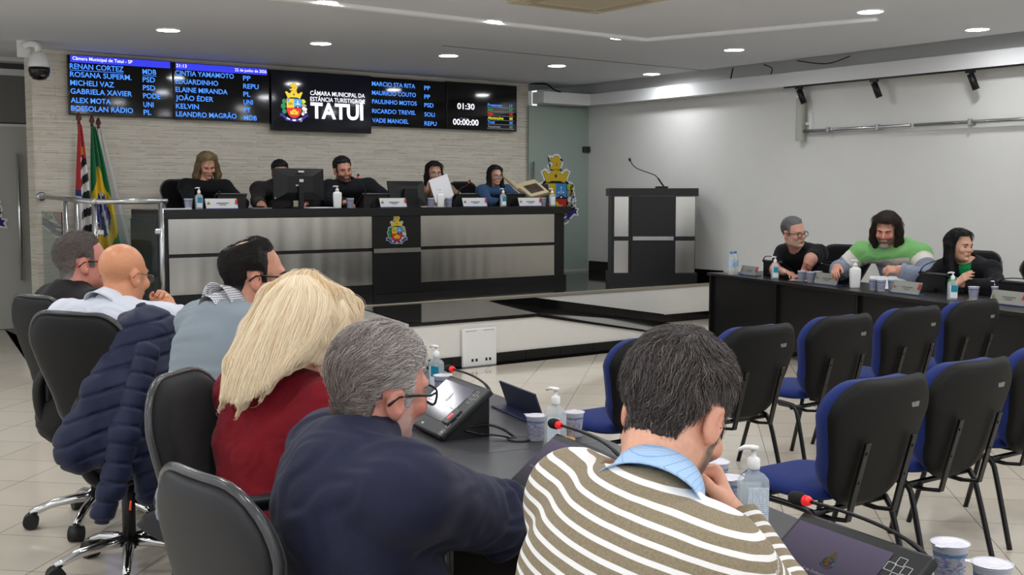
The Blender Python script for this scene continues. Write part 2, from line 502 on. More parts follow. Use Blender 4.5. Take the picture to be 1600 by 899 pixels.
r = thing('ceiling_conduit', 'white surface conduit bent at a corner across the ceiling', 'conduit', (7.85, 8.54, 3.15))
b = MB()
def flatbar(b, p, q, w, h):
    p = Vector(p); q = Vector(q); d = (q - p); a = math.atan2(d.y, d.x)
    b.box((p + q) / 2, (d.length, w, h), (0, 0, a), bev=.004)
flatbar(b, (-4.6, -.12, -.016), (.02, 0, -.016), .075, .032)
b.build('long_run', mat('bright_white_conduit', (248, 248, 250), rough=.4), r)
b = MB(); flatbar(b, (0, .02, -.016), (.73, -2.23, -.016), .075, .032); b.build('short_run', MATS['bright_white_conduit'], r)
b = MB(); flatbar(b, (6.5, 10.2, 3.149), (10.48, 10.29, 3.149), .03, .004); tag(b.build('ceiling_slot', mat('grey_slot', (120, 118, 112), rough=.6)), 'thin grey slot line running across the ceiling near the stone wall', 'slot')
# air conditioning cassette
r = thing('air_conditioner', 'beige ceiling cassette air conditioner cut by the top edge', 'air conditioner', (5.87, 7.03, 3.15), 0)
ACM = mat('aged_ac_plastic', (196, 186, 160), rough=.5)
b = MB(); b.box((0, 0, -.0165), (.95, .95, .03), bev=.012); b.build('panel', ACM, r)
b = MB(); b.box((0, 0, -.03), (.52, .52, .012), bev=.008); b.build('grille', mat('ac_grille', (182, 172, 150), rough=.55), r)
b = MB()
for a in range(4):
    R = Matrix.Rotation(a * PI / 2, 4, 'Z'); b.box(R @ Vector((0, .36, -.03)), (.62, .09, .01) if a % 2 == 0 else (.09, .62, .01), bev=.004)
b.build('vane', mat('ac_vane', (168, 158, 132), rough=.5), r)

# ------------------------------------------------------------------ municipal coat of arms as flat layers
EC = {'white': (236, 236, 240), 'gold': (205, 176, 40), 'blue': (60, 140, 205), 'red': (190, 36, 34), 'green': (24, 120, 70), 'navy': (44, 34, 128), 'black': (14, 14, 16), 'beige': (150, 140, 112), 'lime': (176, 190, 48), 'cotton': (208, 214, 226)}
EKEYS = list(EC)
def emats(kind):
    if kind == 'lit': return [mat('lit_' + k, c, rough=.3, emit=c, estr=1.0) for k, c in EC.items()]
    if kind == 'dim': return [mat('dim_' + k, (10, 10, 12), rough=.2, emit=c, estr=.10) for k, c in EC.items()]
    return [mat('print_' + k, c, rough=.35) for k, c in EC.items()]
def circ(x, y, r, n=14, sx=1., sy=1.): return [(x + r * sx * math.cos(2 * PI * k / n), y + r * sy * math.sin(2 * PI * k / n)) for k in range(n)]
SHIELD = [(-.5, 0), (-.5, -.62)] + [(-.5 * math.cos(t), -.62 - .58 * math.sin(t)) for t in [k * PI / 16 for k in range(1, 16)]] + [(.5, -.62), (.5, 0)]
LION = [(-.30, .95), (-.24, .90), (-.20, .93), (-.12, .88), (-.10, .95), (.0, 1.0), (.12, .98), (.18, .90), (.15, .80), (.20, .74), (.24, .80), (.27, .76), (.23, .64), (.17, .60), (.2, .50), (.02, .48), (.0, .55), (-.08, .50), (-.28, .53), (-.30, .60), (-.2, .60), (-.1, .66), (-.15, .74), (-.24, .76), (-.25, .82), (-.15, .82), (-.22, .86)]
CROWN = [(-.42, .02), (-.52, .25), (-.60, .40), (-.50, .46), (-.47, .40), (-.42, .43), (-.36, .33), (-.22, .36), (-.20, .47), (-.08, .47), (-.07, .52), (.07, .52), (.08, .47), (.20, .47), (.22, .36), (.36, .33), (.42, .43), (.47, .40), (.50, .46), (.60, .40), (.52, .25), (.42, .02), (.2, .09), (-.2, .09)]
RIBL = [(-1.0, -.95), (-.84, -.92), (-.70, -1.02), (-.45, -1.18), (0, -1.26), (0, -1.42), (-.35, -1.38), (-.66, -1.24), (-.86, -1.08), (-1.0, -1.12), (-.94, -1.03)]
RIBR = [(-x, y) for x, y in reversed(RIBL)]
def ccw(P):
    a = sum(P[i][0] * P[(i + 1) % len(P)][1] - P[(i + 1) % len(P)][0] * P[i][1] for i in range(len(P)))
    return P if a > 0 else list(reversed(P))
def grow(P, d):
    P = ccw(P); n = len(P); R = []
    for i in range(n):
        a = Vector(P[i - 1]); p = Vector(P[i]); c = Vector(P[(i + 1) % n])
        n1 = Vector(((p - a).y, -(p - a).x)).normalized(); n2 = Vector(((c - p).y, -(c - p).x)).normalized()
        m = (n1 + n2)
        m = m.normalized() if m.length > 1e-4 else n1
        R.append(tuple(p + m * d * min(1.6, 1 / max(.4, m.dot(n1)))))
    return R
def emblem_layers():
    L = []
    add = lambda c, P, z: L.append((c, ccw(P), z))
    for (x, y, rr) in ((-.66, -.18, .15), (-.72, -.48, .17), (-.66, -.80, .15), (-.5, -1.26, .10)): add('green', circ(x, y, rr, 9, 1, 1.05), 2)
    for (x, y, rr, c) in ((.64, -.12, .13, 'lime'), (.74, -.16, .07, 'lime'), (.62, -.36, .13, 'beige'), (.76, -.40, .09, 'beige'), (.66, -.58, .12, 'cotton'), (.80, -.62, .10, 'cotton'), (.68, -.80, .13, 'beige'), (.60, -.92, .10, 'cotton'), (.8, -.80, .08, 'cotton'), (.45, -1.3, .12, 'beige')):
        add(c, circ(x, y, rr, 8), 2)
    add('navy', RIBL, 3); add('navy', RIBR, 3)
    add('cotton', [(-.52, -1.16), (-.3, -1.25), (-.3, -1.33), (-.5, -1.25)], 4); add('cotton', [(.52, -1.16), (.3, -1.25), (.3, -1.33), (.5, -1.25)], 4); add('cotton', [(-.12, -1.28), (.12, -1.28), (.12, -1.38), (-.12, -1.38)], 4)
    add('black', grow(SHIELD, .03), 4)
    add('red', SHIELD, 5)
    add('gold', [(-.5, 0), (0, 0), (0, -.56), (-.5, -.56)], 6)
    add('blue', [(0, 0), (.5, 0), (.5, -.56), (0, -.56)], 6)
    add('blue', circ(-.40, -.09, .085, 8), 7)
    add('black', [(-.44, -.24), (-.36, -.30), (-.14, -.30), (-.08, -.24), (-.16, -.26), (-.34, -.26)], 7); add('black', [(-.4, -.36), (-.1, -.36), (-.1, -.385), (-.4, -.385)], 7)
    for (x, y) in ((.14, -.32), (.25, -.14), (.36, -.32), (.25, -.30)): add('white', circ(x, y, .035, 6), 7)
    add('white', [(.235, -.16), (.265, -.16), (.265, -.40), (.235, -.40)], 7)
    add('black', [(.0, -.56), (.5, -.56), (.5, -.50), (.36, -.48), (.29, -.40), (.21, -.40), (.14, -.48), (.0, -.50)], 7)
    add('white', circ(.25, -.49, .045, 5), 8)
    add('gold', [(-.26, -.98), (.26, -.98), (.30, -.74), (.2, -.80), (.12, -.70), (0, -.64), (-.12, -.70), (-.2, -.80), (-.30, -.74)], 7)
    add('red', [(-.04, -.80), (.04, -.80), (.03, -.88), (-.03, -.88)], 8)
    add('gold', CROWN, 5); add('black', [(-.30, .03), (.30, .03), (.16, .10), (-.16, .10)], 4); add('black', circ(0, .27, .055, 8, .8, 1.3), 6)
    add('gold', LION, 5)
    add('red', [(.02, .62), (.07, .62), (.06, .74), (.03, .74)], 6)
    return L
def emblem(parent, kind, s, origin, name='coat_of_arms', border=0., M=None, dz=.0006, z0=0.):
    """s = shield width in metres; layers stacked toward -y of the parent"""
    b = MB(); ms = emats(kind); Lr = emblem_layers()
    if border:
        for c, P, z in Lr:
            if z in (2, 3, 4, 5):
                b.prism([(x * s, y * s) for x, y in grow(P, border / s)], 0, dz * 1., mi=0)
                b.prism([(x * s, y * s) for x, y in grow(P, .012)], dz, dz * 1.6, mi=EKEYS.index('black'))
    for c, P, z in Lr:
        b.prism([(x * s, y * s) for x, y in P], dz * z - dz * .9, dz * z + dz * .1, mi=EKEYS.index(c))
    T = Matrix.Translation(origin) @ RX90
    if M is not None: T = M @ T
    o = b.build(name, ms, parent, recalc=False); o.matrix_local = T
    return o

# ------------------------------------------------------------------ wall screens
SCR = mat('screen_black', (6, 6, 8), rough=.07, spec=.5)
SCRN = mat('screen_navy_black', (8, 9, 14), rough=.07, spec=.5, emit=(16, 18, 34), estr=.25)
TBL = mat('text_blue', (20, 40, 90), emit=(70, 140, 255), estr=1.25)
TWH = mat('text_white', (90, 90, 90), emit=(240, 242, 255), estr=1.15)
TBAR = mat('header_blue', (20, 20, 60), emit=(52, 58, 226), estr=1.0)
TGR = mat('text_green', (10, 60, 30), emit=(20, 160, 80), estr=1.0)
TRD = mat('text_red', (60, 10, 10), emit=(240, 40, 40), estr=1.0)
TYE = mat('text_yellow', (60, 60, 10), emit=(232, 236, 40), estr=1.0)
TGY = mat('text_grey', (60, 60, 60), emit=(120, 124, 130), estr=1.0)
TLM = [TBL, TWH, TGR, TRD, TYE, TGY]
def display(label, x0, x1, z0, z1, y=12.905, scr=SCR, th=.05):
    w = x1 - x0; h = z1 - z0
    r = thing('wall_display', label, 'screen', ((x0 + x1) / 2, y, z0), 0, 'screens on the stone wall')
    b = MB(); b.box((0, th / 2, h / 2), (w - .004, th, h), bev=.006); b.build('casing', BLKGL, r)
    b = MB(); b.box((0, -.001, h / 2 + .004), (w - .024, .004, h - .028)); b.build('panel', scr, r)
    b = MB(); b.box((0, (13.0 - y) / 2 + th * .5, h / 2), (.3, 13.0 - y - th + .002, .25)); b.build('wall_bracket', DKMET, r)
    return r, w, h
NAMEH = .056
def names(r, w, h, rows, px, bar=None, fh=NAMEH):
    it = []
    for (s, frac, wf, party, pw) in rows:
        z = h * (1 - frac) - fh / 2
        it.append((s, -w / 2 + w * .018, z, fh, w * wf, .012, 0))
        it.append((party, -w / 2 + w * px, z - .012, fh, w * pw, .012, 0))
    return it
# screen with the first names
r, w, h = display('wall screen at the left end, blue names from RENAN CORTEZ to BOSSOLAN RÁDIO', 3.405, 4.565, 2.455, 3.105)
b = MB(); b.box((0, -.0045, h * .932), (w * .95, .002, h * .115)); b.build('header_bar', TBAR, r)
it = names(r, w, h, [('RENAN CORTEZ', .19, .50, 'MDB', .135), ('ROSANA SUPERM.', .325, .575, 'PSD', .12), ('MICHELI VAZ', .465, .405, 'PSD', .12), ('GABRIELA XAVIER', .605, .575, 'PODE', .17), ('ALEX MOTA', .755, .37, 'UNI', .10), ('BOSSOLAN RÁDIO', .89, .58, 'PL', .075)], .70)
it.append(('Câmara Municipal de Tatuí - SP', -w / 2 + w * .045, h * .915, .036, w * .56, .01, 1))
letter_obj('lettering', it, TLM, r, -.0062)
b = MB(); b.box((-w / 2 + w * .018 + w * .25, -.005, h * .81 - NAMEH * .78), (w * .5, .002, .005)); b.box((-w / 2 + w * .70 + w * .068, -.005, h * .81 - NAMEH * .78 - .012), (w * .135, .002, .005)); b.build('underline', TBL, r)
r, w, h = display('wall screen second from left, blue names from CINTIA YAMAMOTO to LEANDRO MAGRÃO', 4.57, 5.75, 2.45, 3.10)
b = MB(); b.box((0, -.0045, h * .932), (w * .95, .002, h * .115)); b.build('header_bar', TBAR, r)
it = names(r, w, h, [('CINTIA YAMAMOTO', .185, .60, 'PP', .08), ('EDUARDINHO', .33, .434, 'REPU', .165), ('ELAINE MIRANDA', .475, .53, 'PL', .075), ('JOÃO ÉDER', .62, .38, 'UNI', .10), ('KELVIN', .765, .23, 'PT', .075), ('LEANDRO MAGRÃO', .905, .62, 'MDB', .14)], .715)
it.append(('21:13', -w / 2 + w * .03, h * .915, .036, w * .105, .01, 1)); it.append(('22 de junho de 2026', w / 2 - w * .37, h * .912, .034, w * .34, .008, 1))
letter_obj('lettering', it, TLM, r, -.0062)
r, w, h = display('wall screen in the middle showing the TATUÍ coat of arms, hung lower than its neighbours', 5.757, 7.13, 2.36, 3.09, y=12.875, scr=SCRN, th=.06)
emblem(r, 'lit', .195, (-w / 2 + w * .215, -.006, h * .535))
letter_obj('lettering', [('CÂMARA MUNICIPAL DA', -w / 2 + w * .375, h * .615, .052, w * .555, .012, 1), ('ESTÂNCIA TURÍSTICA DE', -w / 2 + w * .375, h * .515, .052, w * .555, .012, 1), ('TATUÍ', -w / 2 + w * .375, h * .235, .185, w * .555, .035, 1)], TLM, r, -.0062)
r, w, h = display('wall screen right of the logo, blue names from MARCIO STA RITA to VADE MANOEL', 7.133, 8.283, 2.46, 3.085)
it = names(r, w, h, [('MARCIO STA RITA', .135, .56, 'PP', .08), ('MAURICIO COUTO', .318, .57, 'PP', .08), ('PAULINHO MOTOS', .495, .58, 'PSD', .125), ('RICARDO TREVIS.', .69, .565, 'SOLI', .14), ('VADE MANOEL', .88, .47, 'REPU', .165)], .70, fh=.054)
letter_obj('lettering', it, TLM, r, -.0062)
r, w, h = display('wall screen at the right end with the white timers and vote counts', 8.288, 9.463, 2.46, 3.095)
it = [('01:30', -w / 2 + w * .145, h * .435, .078, w * .24, .02, 1), ('00:00:00', -w / 2 + w * .085, h * .10, .078, w * .355, .02, 1), ('Restante', -w / 2 + w * .19, h * .225, .018, w * .11, .004, 5)]
b = MB()
for k, (s, n, mi, ww) in enumerate((('Presentes', '17', 0, .20), ('Sim', '00', 2, .075), ('Não', '00', 3, .08), ('Abstenções', '00', 4, .225), ('Total', '00', 0, .095), ('Ausentes', '00', 5, .18))):
    z = h * (.53 - .0925 * k)
    it.append((s, -w / 2 + w * .572, z, .036, w * ww, .008, mi)); it.append((n, -w / 2 + w * .885, z, .034, w * .045, .008, mi))
    b.box((-w / 2 + w * .758, -.005, z - .012), (w * .385, .002, .004))
letter_obj('lettering', it, TLM, r, -.0062)
b.build('rule_line', TGY, r)

# ------------------------------------------------------------------ glass decals
def decal(label, loc, s):
    r = thing('wall_decal', label, 'decal', loc, 0)
    emblem(r, 'print', s, (0, 0, 0), border=.028)
    return r
decal('large coat of arms sticker on the green glass panel', (10.18, 12.935, 1.74), .40)
decal('coat of arms sticker on the left glass door, only its right edge in view', (2.58, 14.20, 1.66), .40)

# ------------------------------------------------------------------ dais desk
r = thing('dais_desk', 'long black and brushed steel desk on the raised dais', 'desk', (6.5, 11.3, .45), 0)
def dx(x): return x - 6.5
b = MB(); b.box((dx(6.435), .31, .935), (5.37, .70, .095), bev=.004); b.build('desktop', BLKLAM, r)
b = MB(); b.box((dx(6.4), .03, .445), (5.28, .04, .89)); b.box((dx(6.4), .012, .055), (5.32, .05, .11)); b.box((dx(3.80), .33, .445), (.12, .66, .89)); b.box((dx(8.99), .33, .445), (.05, .6, .89)); b.build('carcass', BLKLAM, r)
for (xa, xb) in ((3.91, 6.245), (6.885, 8.865)):
    for (za, zb) in ((.112, .492), (.53, .886)):
        b = MB(); b.box((dx((xa + xb) / 2), 0, (za + zb) / 2), (xb - xa, .02, zb - za)); b.build('steel_panel', STEEL, r)
b = MB(); b.box((dx(6.565), -.01, .47), (.63, .03, .93)); b.build('centre_panel', BLKLAM, r)
b = MB(); b.box((dx(6.565), -.027, .495), (.62, .008, .05)); b.build('steel_strip', STEEL, r)
emblem(r, 'print', .135, (dx(6.555), -.028, .765), border=.006, dz=.0008)

# ------------------------------------------------------------------ lectern
r = thing('lectern', 'wide black lectern with steel side panels by the right wall', 'lectern', (9.93, 10.60, .45), math.radians(-36))
b = MB(); b.box((0, .27, 1.163), (1.13, .60, .10), bev=.004); b.build('top', BLKLAM, r)
b = MB(); b.box((0, .27, .56), (1.07, .50, 1.10)); b.build('body', BLKLAM, r)
b = MB(); b.box((0, .26, .065), (1.12, .58, .13)); b.build('plinth', BLKLAM, r)
b = MB(); b.box((-.005, .005, .855), (.56, .03, .50)); b.box((-.005, .005, .325), (.56, .03, .42)); b.build('front_panel', BLKLAM, r)
b = MB(); b.box((-.005, -.002, .575), (.52, .03, .05)); b.build('steel_strip', STEEL, r)
for x, ww in ((-.41, .18), (.405, .245)):
    for (za, zb) in ((.135, .545), (.60, 1.105)):
        b = MB(); b.box((x, .015, (za + zb) / 2), (ww, .02, zb - za)); b.build('steel_panel', STEEL, r)
r = thing('gooseneck_microphone', 'long black gooseneck microphone standing on the lectern', 'microphone', (10.08, 10.62, 1.664), math.radians(-36))
b = MB(); b.box((0, 0, .012), (.16, .11, .024), bev=.01); b.build('base', BLKPL, r)
b = MB(); b.tube(smooth_path([(.03, 0, .02), (.0, 0, .06), (-.05, 0, .13), (-.10, 0, .17), (-.25, 0, .225), (-.33, 0, .26), (-.38, 0, .31), (-.40, 0, .35)]), [.011] * 12 + [.006] * 31, 8); b.build('neck', BLKPL, r)
b = MB(); b.lathe([(.008, 0), (.015, .01), (.016, .035), (.008, .045)], 12, Matrix.Translation((-.403, 0, .34)) @ Matrix.Rotation(math.radians(-15), 4, 'Y')); b.build('capsule', BLKPL, r)

# ------------------------------------------------------------------ wall plate on the landing riser
r = thing('network_wall_plate', 'white network panel with two pairs of sockets on the landing riser', 'wall plate', (5.862, 8.598, .0))
b = MB(); b.box((0, -.012, .18), (.375, .03, .352), bev=.006); b.build('cover', WHTPL, r)
b = MB()
for x in (-.085, -.04, .07, .112): b.box((x, -.028, .062), (.022, .004, .026))
b.build('socket', mat('socket_black', (40, 32, 20), rough=.5), r)
for x in (-.10, .10):
    b = MB(); b.box((x, -.028, .335), (.12, .003, .008)); b.build('vent', mat('vent_grey', (178, 178, 178), rough=.6), r)

# ------------------------------------------------------------------ flags
WOODR = mat('reddish_turned_wood', (74, 30, 20), rough=.4)
def flag_cloth(parent, rows, mats, fn, width=.28, top=1.86, bot=.55, nu=40, nv=70, folds=4, drift=.1, ph=0.):
    """hanging cloth gathered at the top of the pole; fn(u,v)->material index, u across 0..1, v down 0..1"""
    b = MB(); P = []; th = []
    for i in range(nv + 1):
        v = i / nv; row = []
        wv = width * (.10 + .90 * v ** .75)
        for j in range(nu + 1):
            u = j / nu
            a = folds * 2 * PI * u + ph
            amp = .035 * (.4 + v)
            row.append(((u - .38) * wv + drift * v * .5, amp * math.sin(a) - .03, top - (top - bot) * v - .05 * (u - .4) * v))
        P.append(row)
    V = b.grid(P)
    for f in b.bm.faces:
        pass
    b.bm.faces.ensure_lookup_table()
    k = 0
    for i in range(nv):
        for j in range(nu):
            b.bm.faces[k].material_index = fn((j + .5) / nu, (i + .5) / nv); k += 1
    o = b.build('cloth', mats, parent, recalc=False)
    md = o.modifiers.new('thick', 'SOLIDIFY'); md.thickness = .003
    return o
def flag(label, x, y, rot, cloth):
    r = thing('flag_on_pole', label, 'flag', (x, y, .45), rot, 'flags in front of the stone wall')
    b = MB(); b.tube([(0, 0, .0), (0, 0, 1.90)], .014, 12); b.lathe([(.12, 0), (.12, .02), (.03, .05), (.02, .09)], 20); b.build('pole', WOODR, r)
    b = MB(); b.lathe([(.012, 1.86), (.02, 1.875), (.012, 1.89), (.03, 1.915), (.022, 1.95), (.004, 1.985)], 14); b.build('finial', WOODR, r)
    cloth(r); return r
FG = mat('flag_green', (0, 104, 58), rough=.75, sheen=.3); FY = mat('flag_yellow', (222, 186, 22), rough=.7, sheen=.3); FB = mat('flag_blue', (28, 38, 112), rough=.7, sheen=.3); FW = mat('flag_white', (215, 212, 208), rough=.75, sheen=.3); FR = mat('flag_red', (168, 22, 34), rough=.7, sheen=.3); FK = mat('flag_black', (14, 15, 20), rough=.75, sheen=.3)
def brazil(u, v):
    # the hoist hangs on the pole: flag length runs down, height runs across
    y = (u - .5) * 1.35; x = (v - .60) / .78
    if (x * 1.9) ** 2 + (y * .86) ** 2 < .135:
        bx = x * 1.9; by = y * .86
        if abs(by - .05 - .18 * bx) < .035: return 3
        if (int(bx * 23) * 7 + int(by * 23) * 3) % 23 == 0: return 3
        return 2
    return 1 if abs(x) * 1.55 + abs(y) * .78 < .68 else 0
def saopaulo(u, v):
    if u < .30: return 1 if v < .60 else (3 if v < .66 else 2)
    if v < .30:
        if .10 < v < .20 and .45 < u < .62: return 2
        if .20 < v < .27 and .5 < u < .85: return 4
        return 1
    return 0 if int((v - .30 + .10 * u) / .075) % 2 else 2
flag('white flag on a reddish pole, mostly hidden behind the green and yellow flag', 3.70, 12.86, 0, lambda r: flag_cloth(r, 1, [FW], lambda u, v: 0, width=.30, folds=2, drift=.30, ph=1.0))
flag('green and yellow flag with a blue disc on a reddish pole', 3.53, 12.50, 0, lambda r: flag_cloth(r, 1, [FG, FY, FB, FW], brazil, width=.36, bot=.30, folds=3, drift=.16))
flag('red, black and white striped flag left of the green and yellow flag', 3.30, 12.15, 0, lambda r: flag_cloth(r, 1, [FK, FR, FW, FB, FY], saopaulo, width=.17, bot=.72, folds=1.5, drift=-.02, ph=2.))

# ------------------------------------------------------------------ handrail with glass
r = thing('handrail', 'steel handrail with glass panels at the left end of the dais', 'handrail', (3.05, 10.32, .45))
b = MB(); b.tube([(-.13, 0, 1.075), (.52, 0, 1.075)], .024, 16); b.tube([(-.15, 0, 1.075), (.06, 2.66, 1.115)], .024, 16); b.ball((-.14, 0, 1.075), .03); b.build('top_rail', SATIN, r)
b = MB(); b.lathe([(.05, 0), (.05, .012), (.03, .02)], 20, Matrix.Translation((.06, 2.675, 1.115)) @ Matrix.Rotation(PI / 2, 4, 'X')); b.build('flange', SATIN, r)
for (x, y, rr) in ((-.13, .03, .024), (.46, 0, .024), (-.045, 1.3, .02), (-.09, .75, .02)):
    b = MB(); b.tube([(x, y, 0), (x, y, 1.07)], rr, 14); b.lathe([(.05, 0), (.05, .01), (.026, .014)], 16, Matrix.Translation((x, y, 0))); b.build('post', SATIN, r)
CLG = mat('clear_glass', (225, 240, 235), rough=.02, trans=1., ior=1.2, spec=.4)
b = MB(); b.box((.165, 0, .54), (.5, .008, .84)); b.build('glass_panel', CLG, r)
b = MB(); b.box((-.02, 1.95, .54), (.008, 1.1, .84), (0, 0, -.07)); b.build('glass_panel', CLG, r)
for z in (.80, .24):
    for x in (.425, -.09):
        b = MB(); b.box((x, -.008, z), (.06, .03, .05), bev=.012); b.build('glass_clamp', SATIN, r)

# ------------------------------------------------------------------ dome camera
r = thing('dome_camera', 'white dome security camera hanging from the ceiling by the stone wall', 'camera', (2.93, 12.35, 3.15))
b = MB(); b.box((-.09, .03, -.075), (.13, .03, .19), bev=.008); b.build('mount_plate', WHTPL, r)
b = MB(); b.tube(smooth_path([(-.09, .01, -.06), (-.04, -.03, -.035), (.02, -.05, -.05), (.035, -.05, -.11)], 6), .034, 14); b.lathe([(.042, -.115), (.06, -.13), (.085, -.17), (.105, -.23), (.108, -.27)], 28, Matrix.Translation((.035, -.05, 0)), cap1=True); b.build('housing', WHTPL, r)
b = MB(); b.lathe([(.104, -.268), (.104, -.30), (.094, -.35), (.06, -.39), (.0, -.402)], 28, Matrix.Translation((.035, -.05, 0)), cap1=False); b.build('dome', BLKGL, r)
b = MB(); b.lathe([(.03, 0), (.034, .01), (.022, .016)], 18, Matrix.Translation((.05, -.125, -.345)) @ Matrix.Rotation(math.radians(70), 4, 'X')); b.build('lens', mat('lens_glass', (92, 70, 62), rough=.1), r)

# ------------------------------------------------------------------ right wall fittings
r = thing('track_light', 'black track with four spot heads under the right wall cornice', 'track light', (10.62, 7.6, 2.862))
b = MB(); b.box((0, -.3, -.008), (.035, 3.6, .022)); b.build('track', BLKPL, r)
spots = [1.28, .24, -.92, -1.72]
for y in spots:
    b = MB(); b.box((0, y, -.03), (.03, .10, .025)); b.tube([(0, y, -.04), (0, y, -.065)], .012, 10); b.tube([(.0, y, -.05), (.035, y - .05, -.21)], .036, 18); b.build('spot_head', BLKPL, r)
r = thing('column_speaker', 'tall pale column loudspeaker fixed to the right wall', 'speaker', (10.72, 8.93, 2.22))
b = MB(); b.prism(rrect(.11, .10, .045, 5), 0, .53); b.build('cabinet', mat('speaker_grey', (168, 170, 160), rough=.6), r)
b = MB(); b.prism(rrect(.112, .102, .046, 5), .505, .53); b.build('top_cap', WHTPL, r)
b = MB(); b.box((.05, -.12, .2), (.05, .02, .24)); b.box((.05, -.06, .2), (.03, .12, .03)); b.build('wall_bracket', WHTPL, r)
b = MB(); b.tube([(.03, 0, .53), (.05, .03, .62), (.055, .02, .645)], .004, 6); b.build('cable', WHTPL, r)
for (ya, yb, l) in ((8.93, 7.43, 'steel wall rail nearer the column speaker'), (7.38, 5.2, 'steel wall rail running out at the right edge')):
    r = thing('wall_rail', l, 'wall rail', (10.72, ya, 2.33), 0, 'steel rails on the right wall')
    L = yb - ya
    b = MB(); b.tube([(0, 0, 0), (0, L, 0)], .02, 14); b.build('rail', SATIN, r)
    for f in (.27, .72) if L > -2 else (.30, .8):
        b = MB(); b.box((0, L * f, 0), (.05, .035, .07), bev=.005); b.tube([(0, L * f, 0), (.075, L * f, 0)], .01, 8); b.lathe([(.025, 0), (.025, .006)], 14, Matrix.Translation((.076, L * f, 0)) @ Matrix.Rotation(-PI / 2, 4, 'Y')); b.build('bracket', SATIN, r)
# loose cables in the cornice trough
b = MB()
b.tube(smooth_path([(9.74, 12.97, 3.149), (9.79, 12.66, 3.12), (9.9, 12.63, 3.05), (10.02, 12.63, 3.025)], 5), .012, 8)
tag(b.build('ceiling_cable', BLKPL), 'black cable looping from the ceiling into the cornice by the stone wall', 'cable')
b = MB(); b.tube(smooth_path([(10.59, 9.9, 3.149), (10.62, 9.95, 3.08), (10.66, 10.0, 3.03)], 5), .008, 6); b.tube(smooth_path([(10.59, 9.4, 3.149), (10.62, 9.3, 3.10), (10.64, 9.33, 3.03)], 5), .006, 6); b.tube(smooth_path([(10.6, 8.9, 3.149), (10.63, 8.5, 3.08), (10.66, 8.2, 3.14)], 5), .006, 6)
tag(b.build('trough_cable', BLKPL), 'thin loose cables hanging over the right wall cornice', 'cable')
# ------------------------------------------------------------------ tables
def table_run(x0, y0, az, length, depth, side, n, labels, top, group):
    """front (outer) edge starts at x0,y0 and runs along azimuth az (deg from +Y towards +X); people sit on side*x"""
    a = math.radians(az); L = length / n
    for k in range(n):
        cx = x0 + math.sin(a) * L * (k + .5); cy = y0 + math.cos(a) * L * (k + .5)
        r = thing('meeting_table', labels[k], 'table', (cx, cy, 0), -a, group)
        s = side
        b = MB(); b.box((s * depth / 2, 0, .735), (depth, L - .004, .03), bev=.003); b.build('tabletop', top, r)
        b = MB(); b.box((s * .07, 0, .40), (.018, L - .06, .62)); b.build('modesty_panel', BLKLAM, r)
        for yy in (-1, 1):
            b = MB(); b.box((s * (depth / 2 - .02), yy * (L / 2 - .018), .36), (depth - .10, .03, .72)); b.build('side_panel', BLKLAM, r)
a12 = math.degrees(math.atan(.2136))
x0, y0 = 2.0, .44
table_run(x0, y0, a12, 3.78, .66, -1, 3, ['dark table module in the foreground under the striped man\'s terminal, cut by the bottom edge', 'dark table module between the striped man and the man in the navy suit', 'dark table module with a round cable grommet, in front of the navy suit'], BLKLAM2, 'near row of tables')
table_run(2.80, 4.15, 7., 1.30, .66, -1, 1, ['dark table module beyond the navy nameplate, under the lidded cups behind his glasses'], BLKLAM2, 'near row of tables')
table_run(2.962, 5.45, 1.5, 2.2, .70, -1, 2, ['dark table module hidden behind the blonde woman and the grey sweater', 'dark table module at the far end under the sheet of paper'], BLKLAM2, 'near row of tables')
table_run(7.50, 3.80, 15.4, 4.95, .72, 1, 4, ['black table module at the right edge of the photo', 'black table module in front of the woman in the green top', 'black table module in front of the man in the green and grey sweater', 'black table module at its far end, under the clear water bottles'], BLKLAM, 'row of black tables by the right wall')

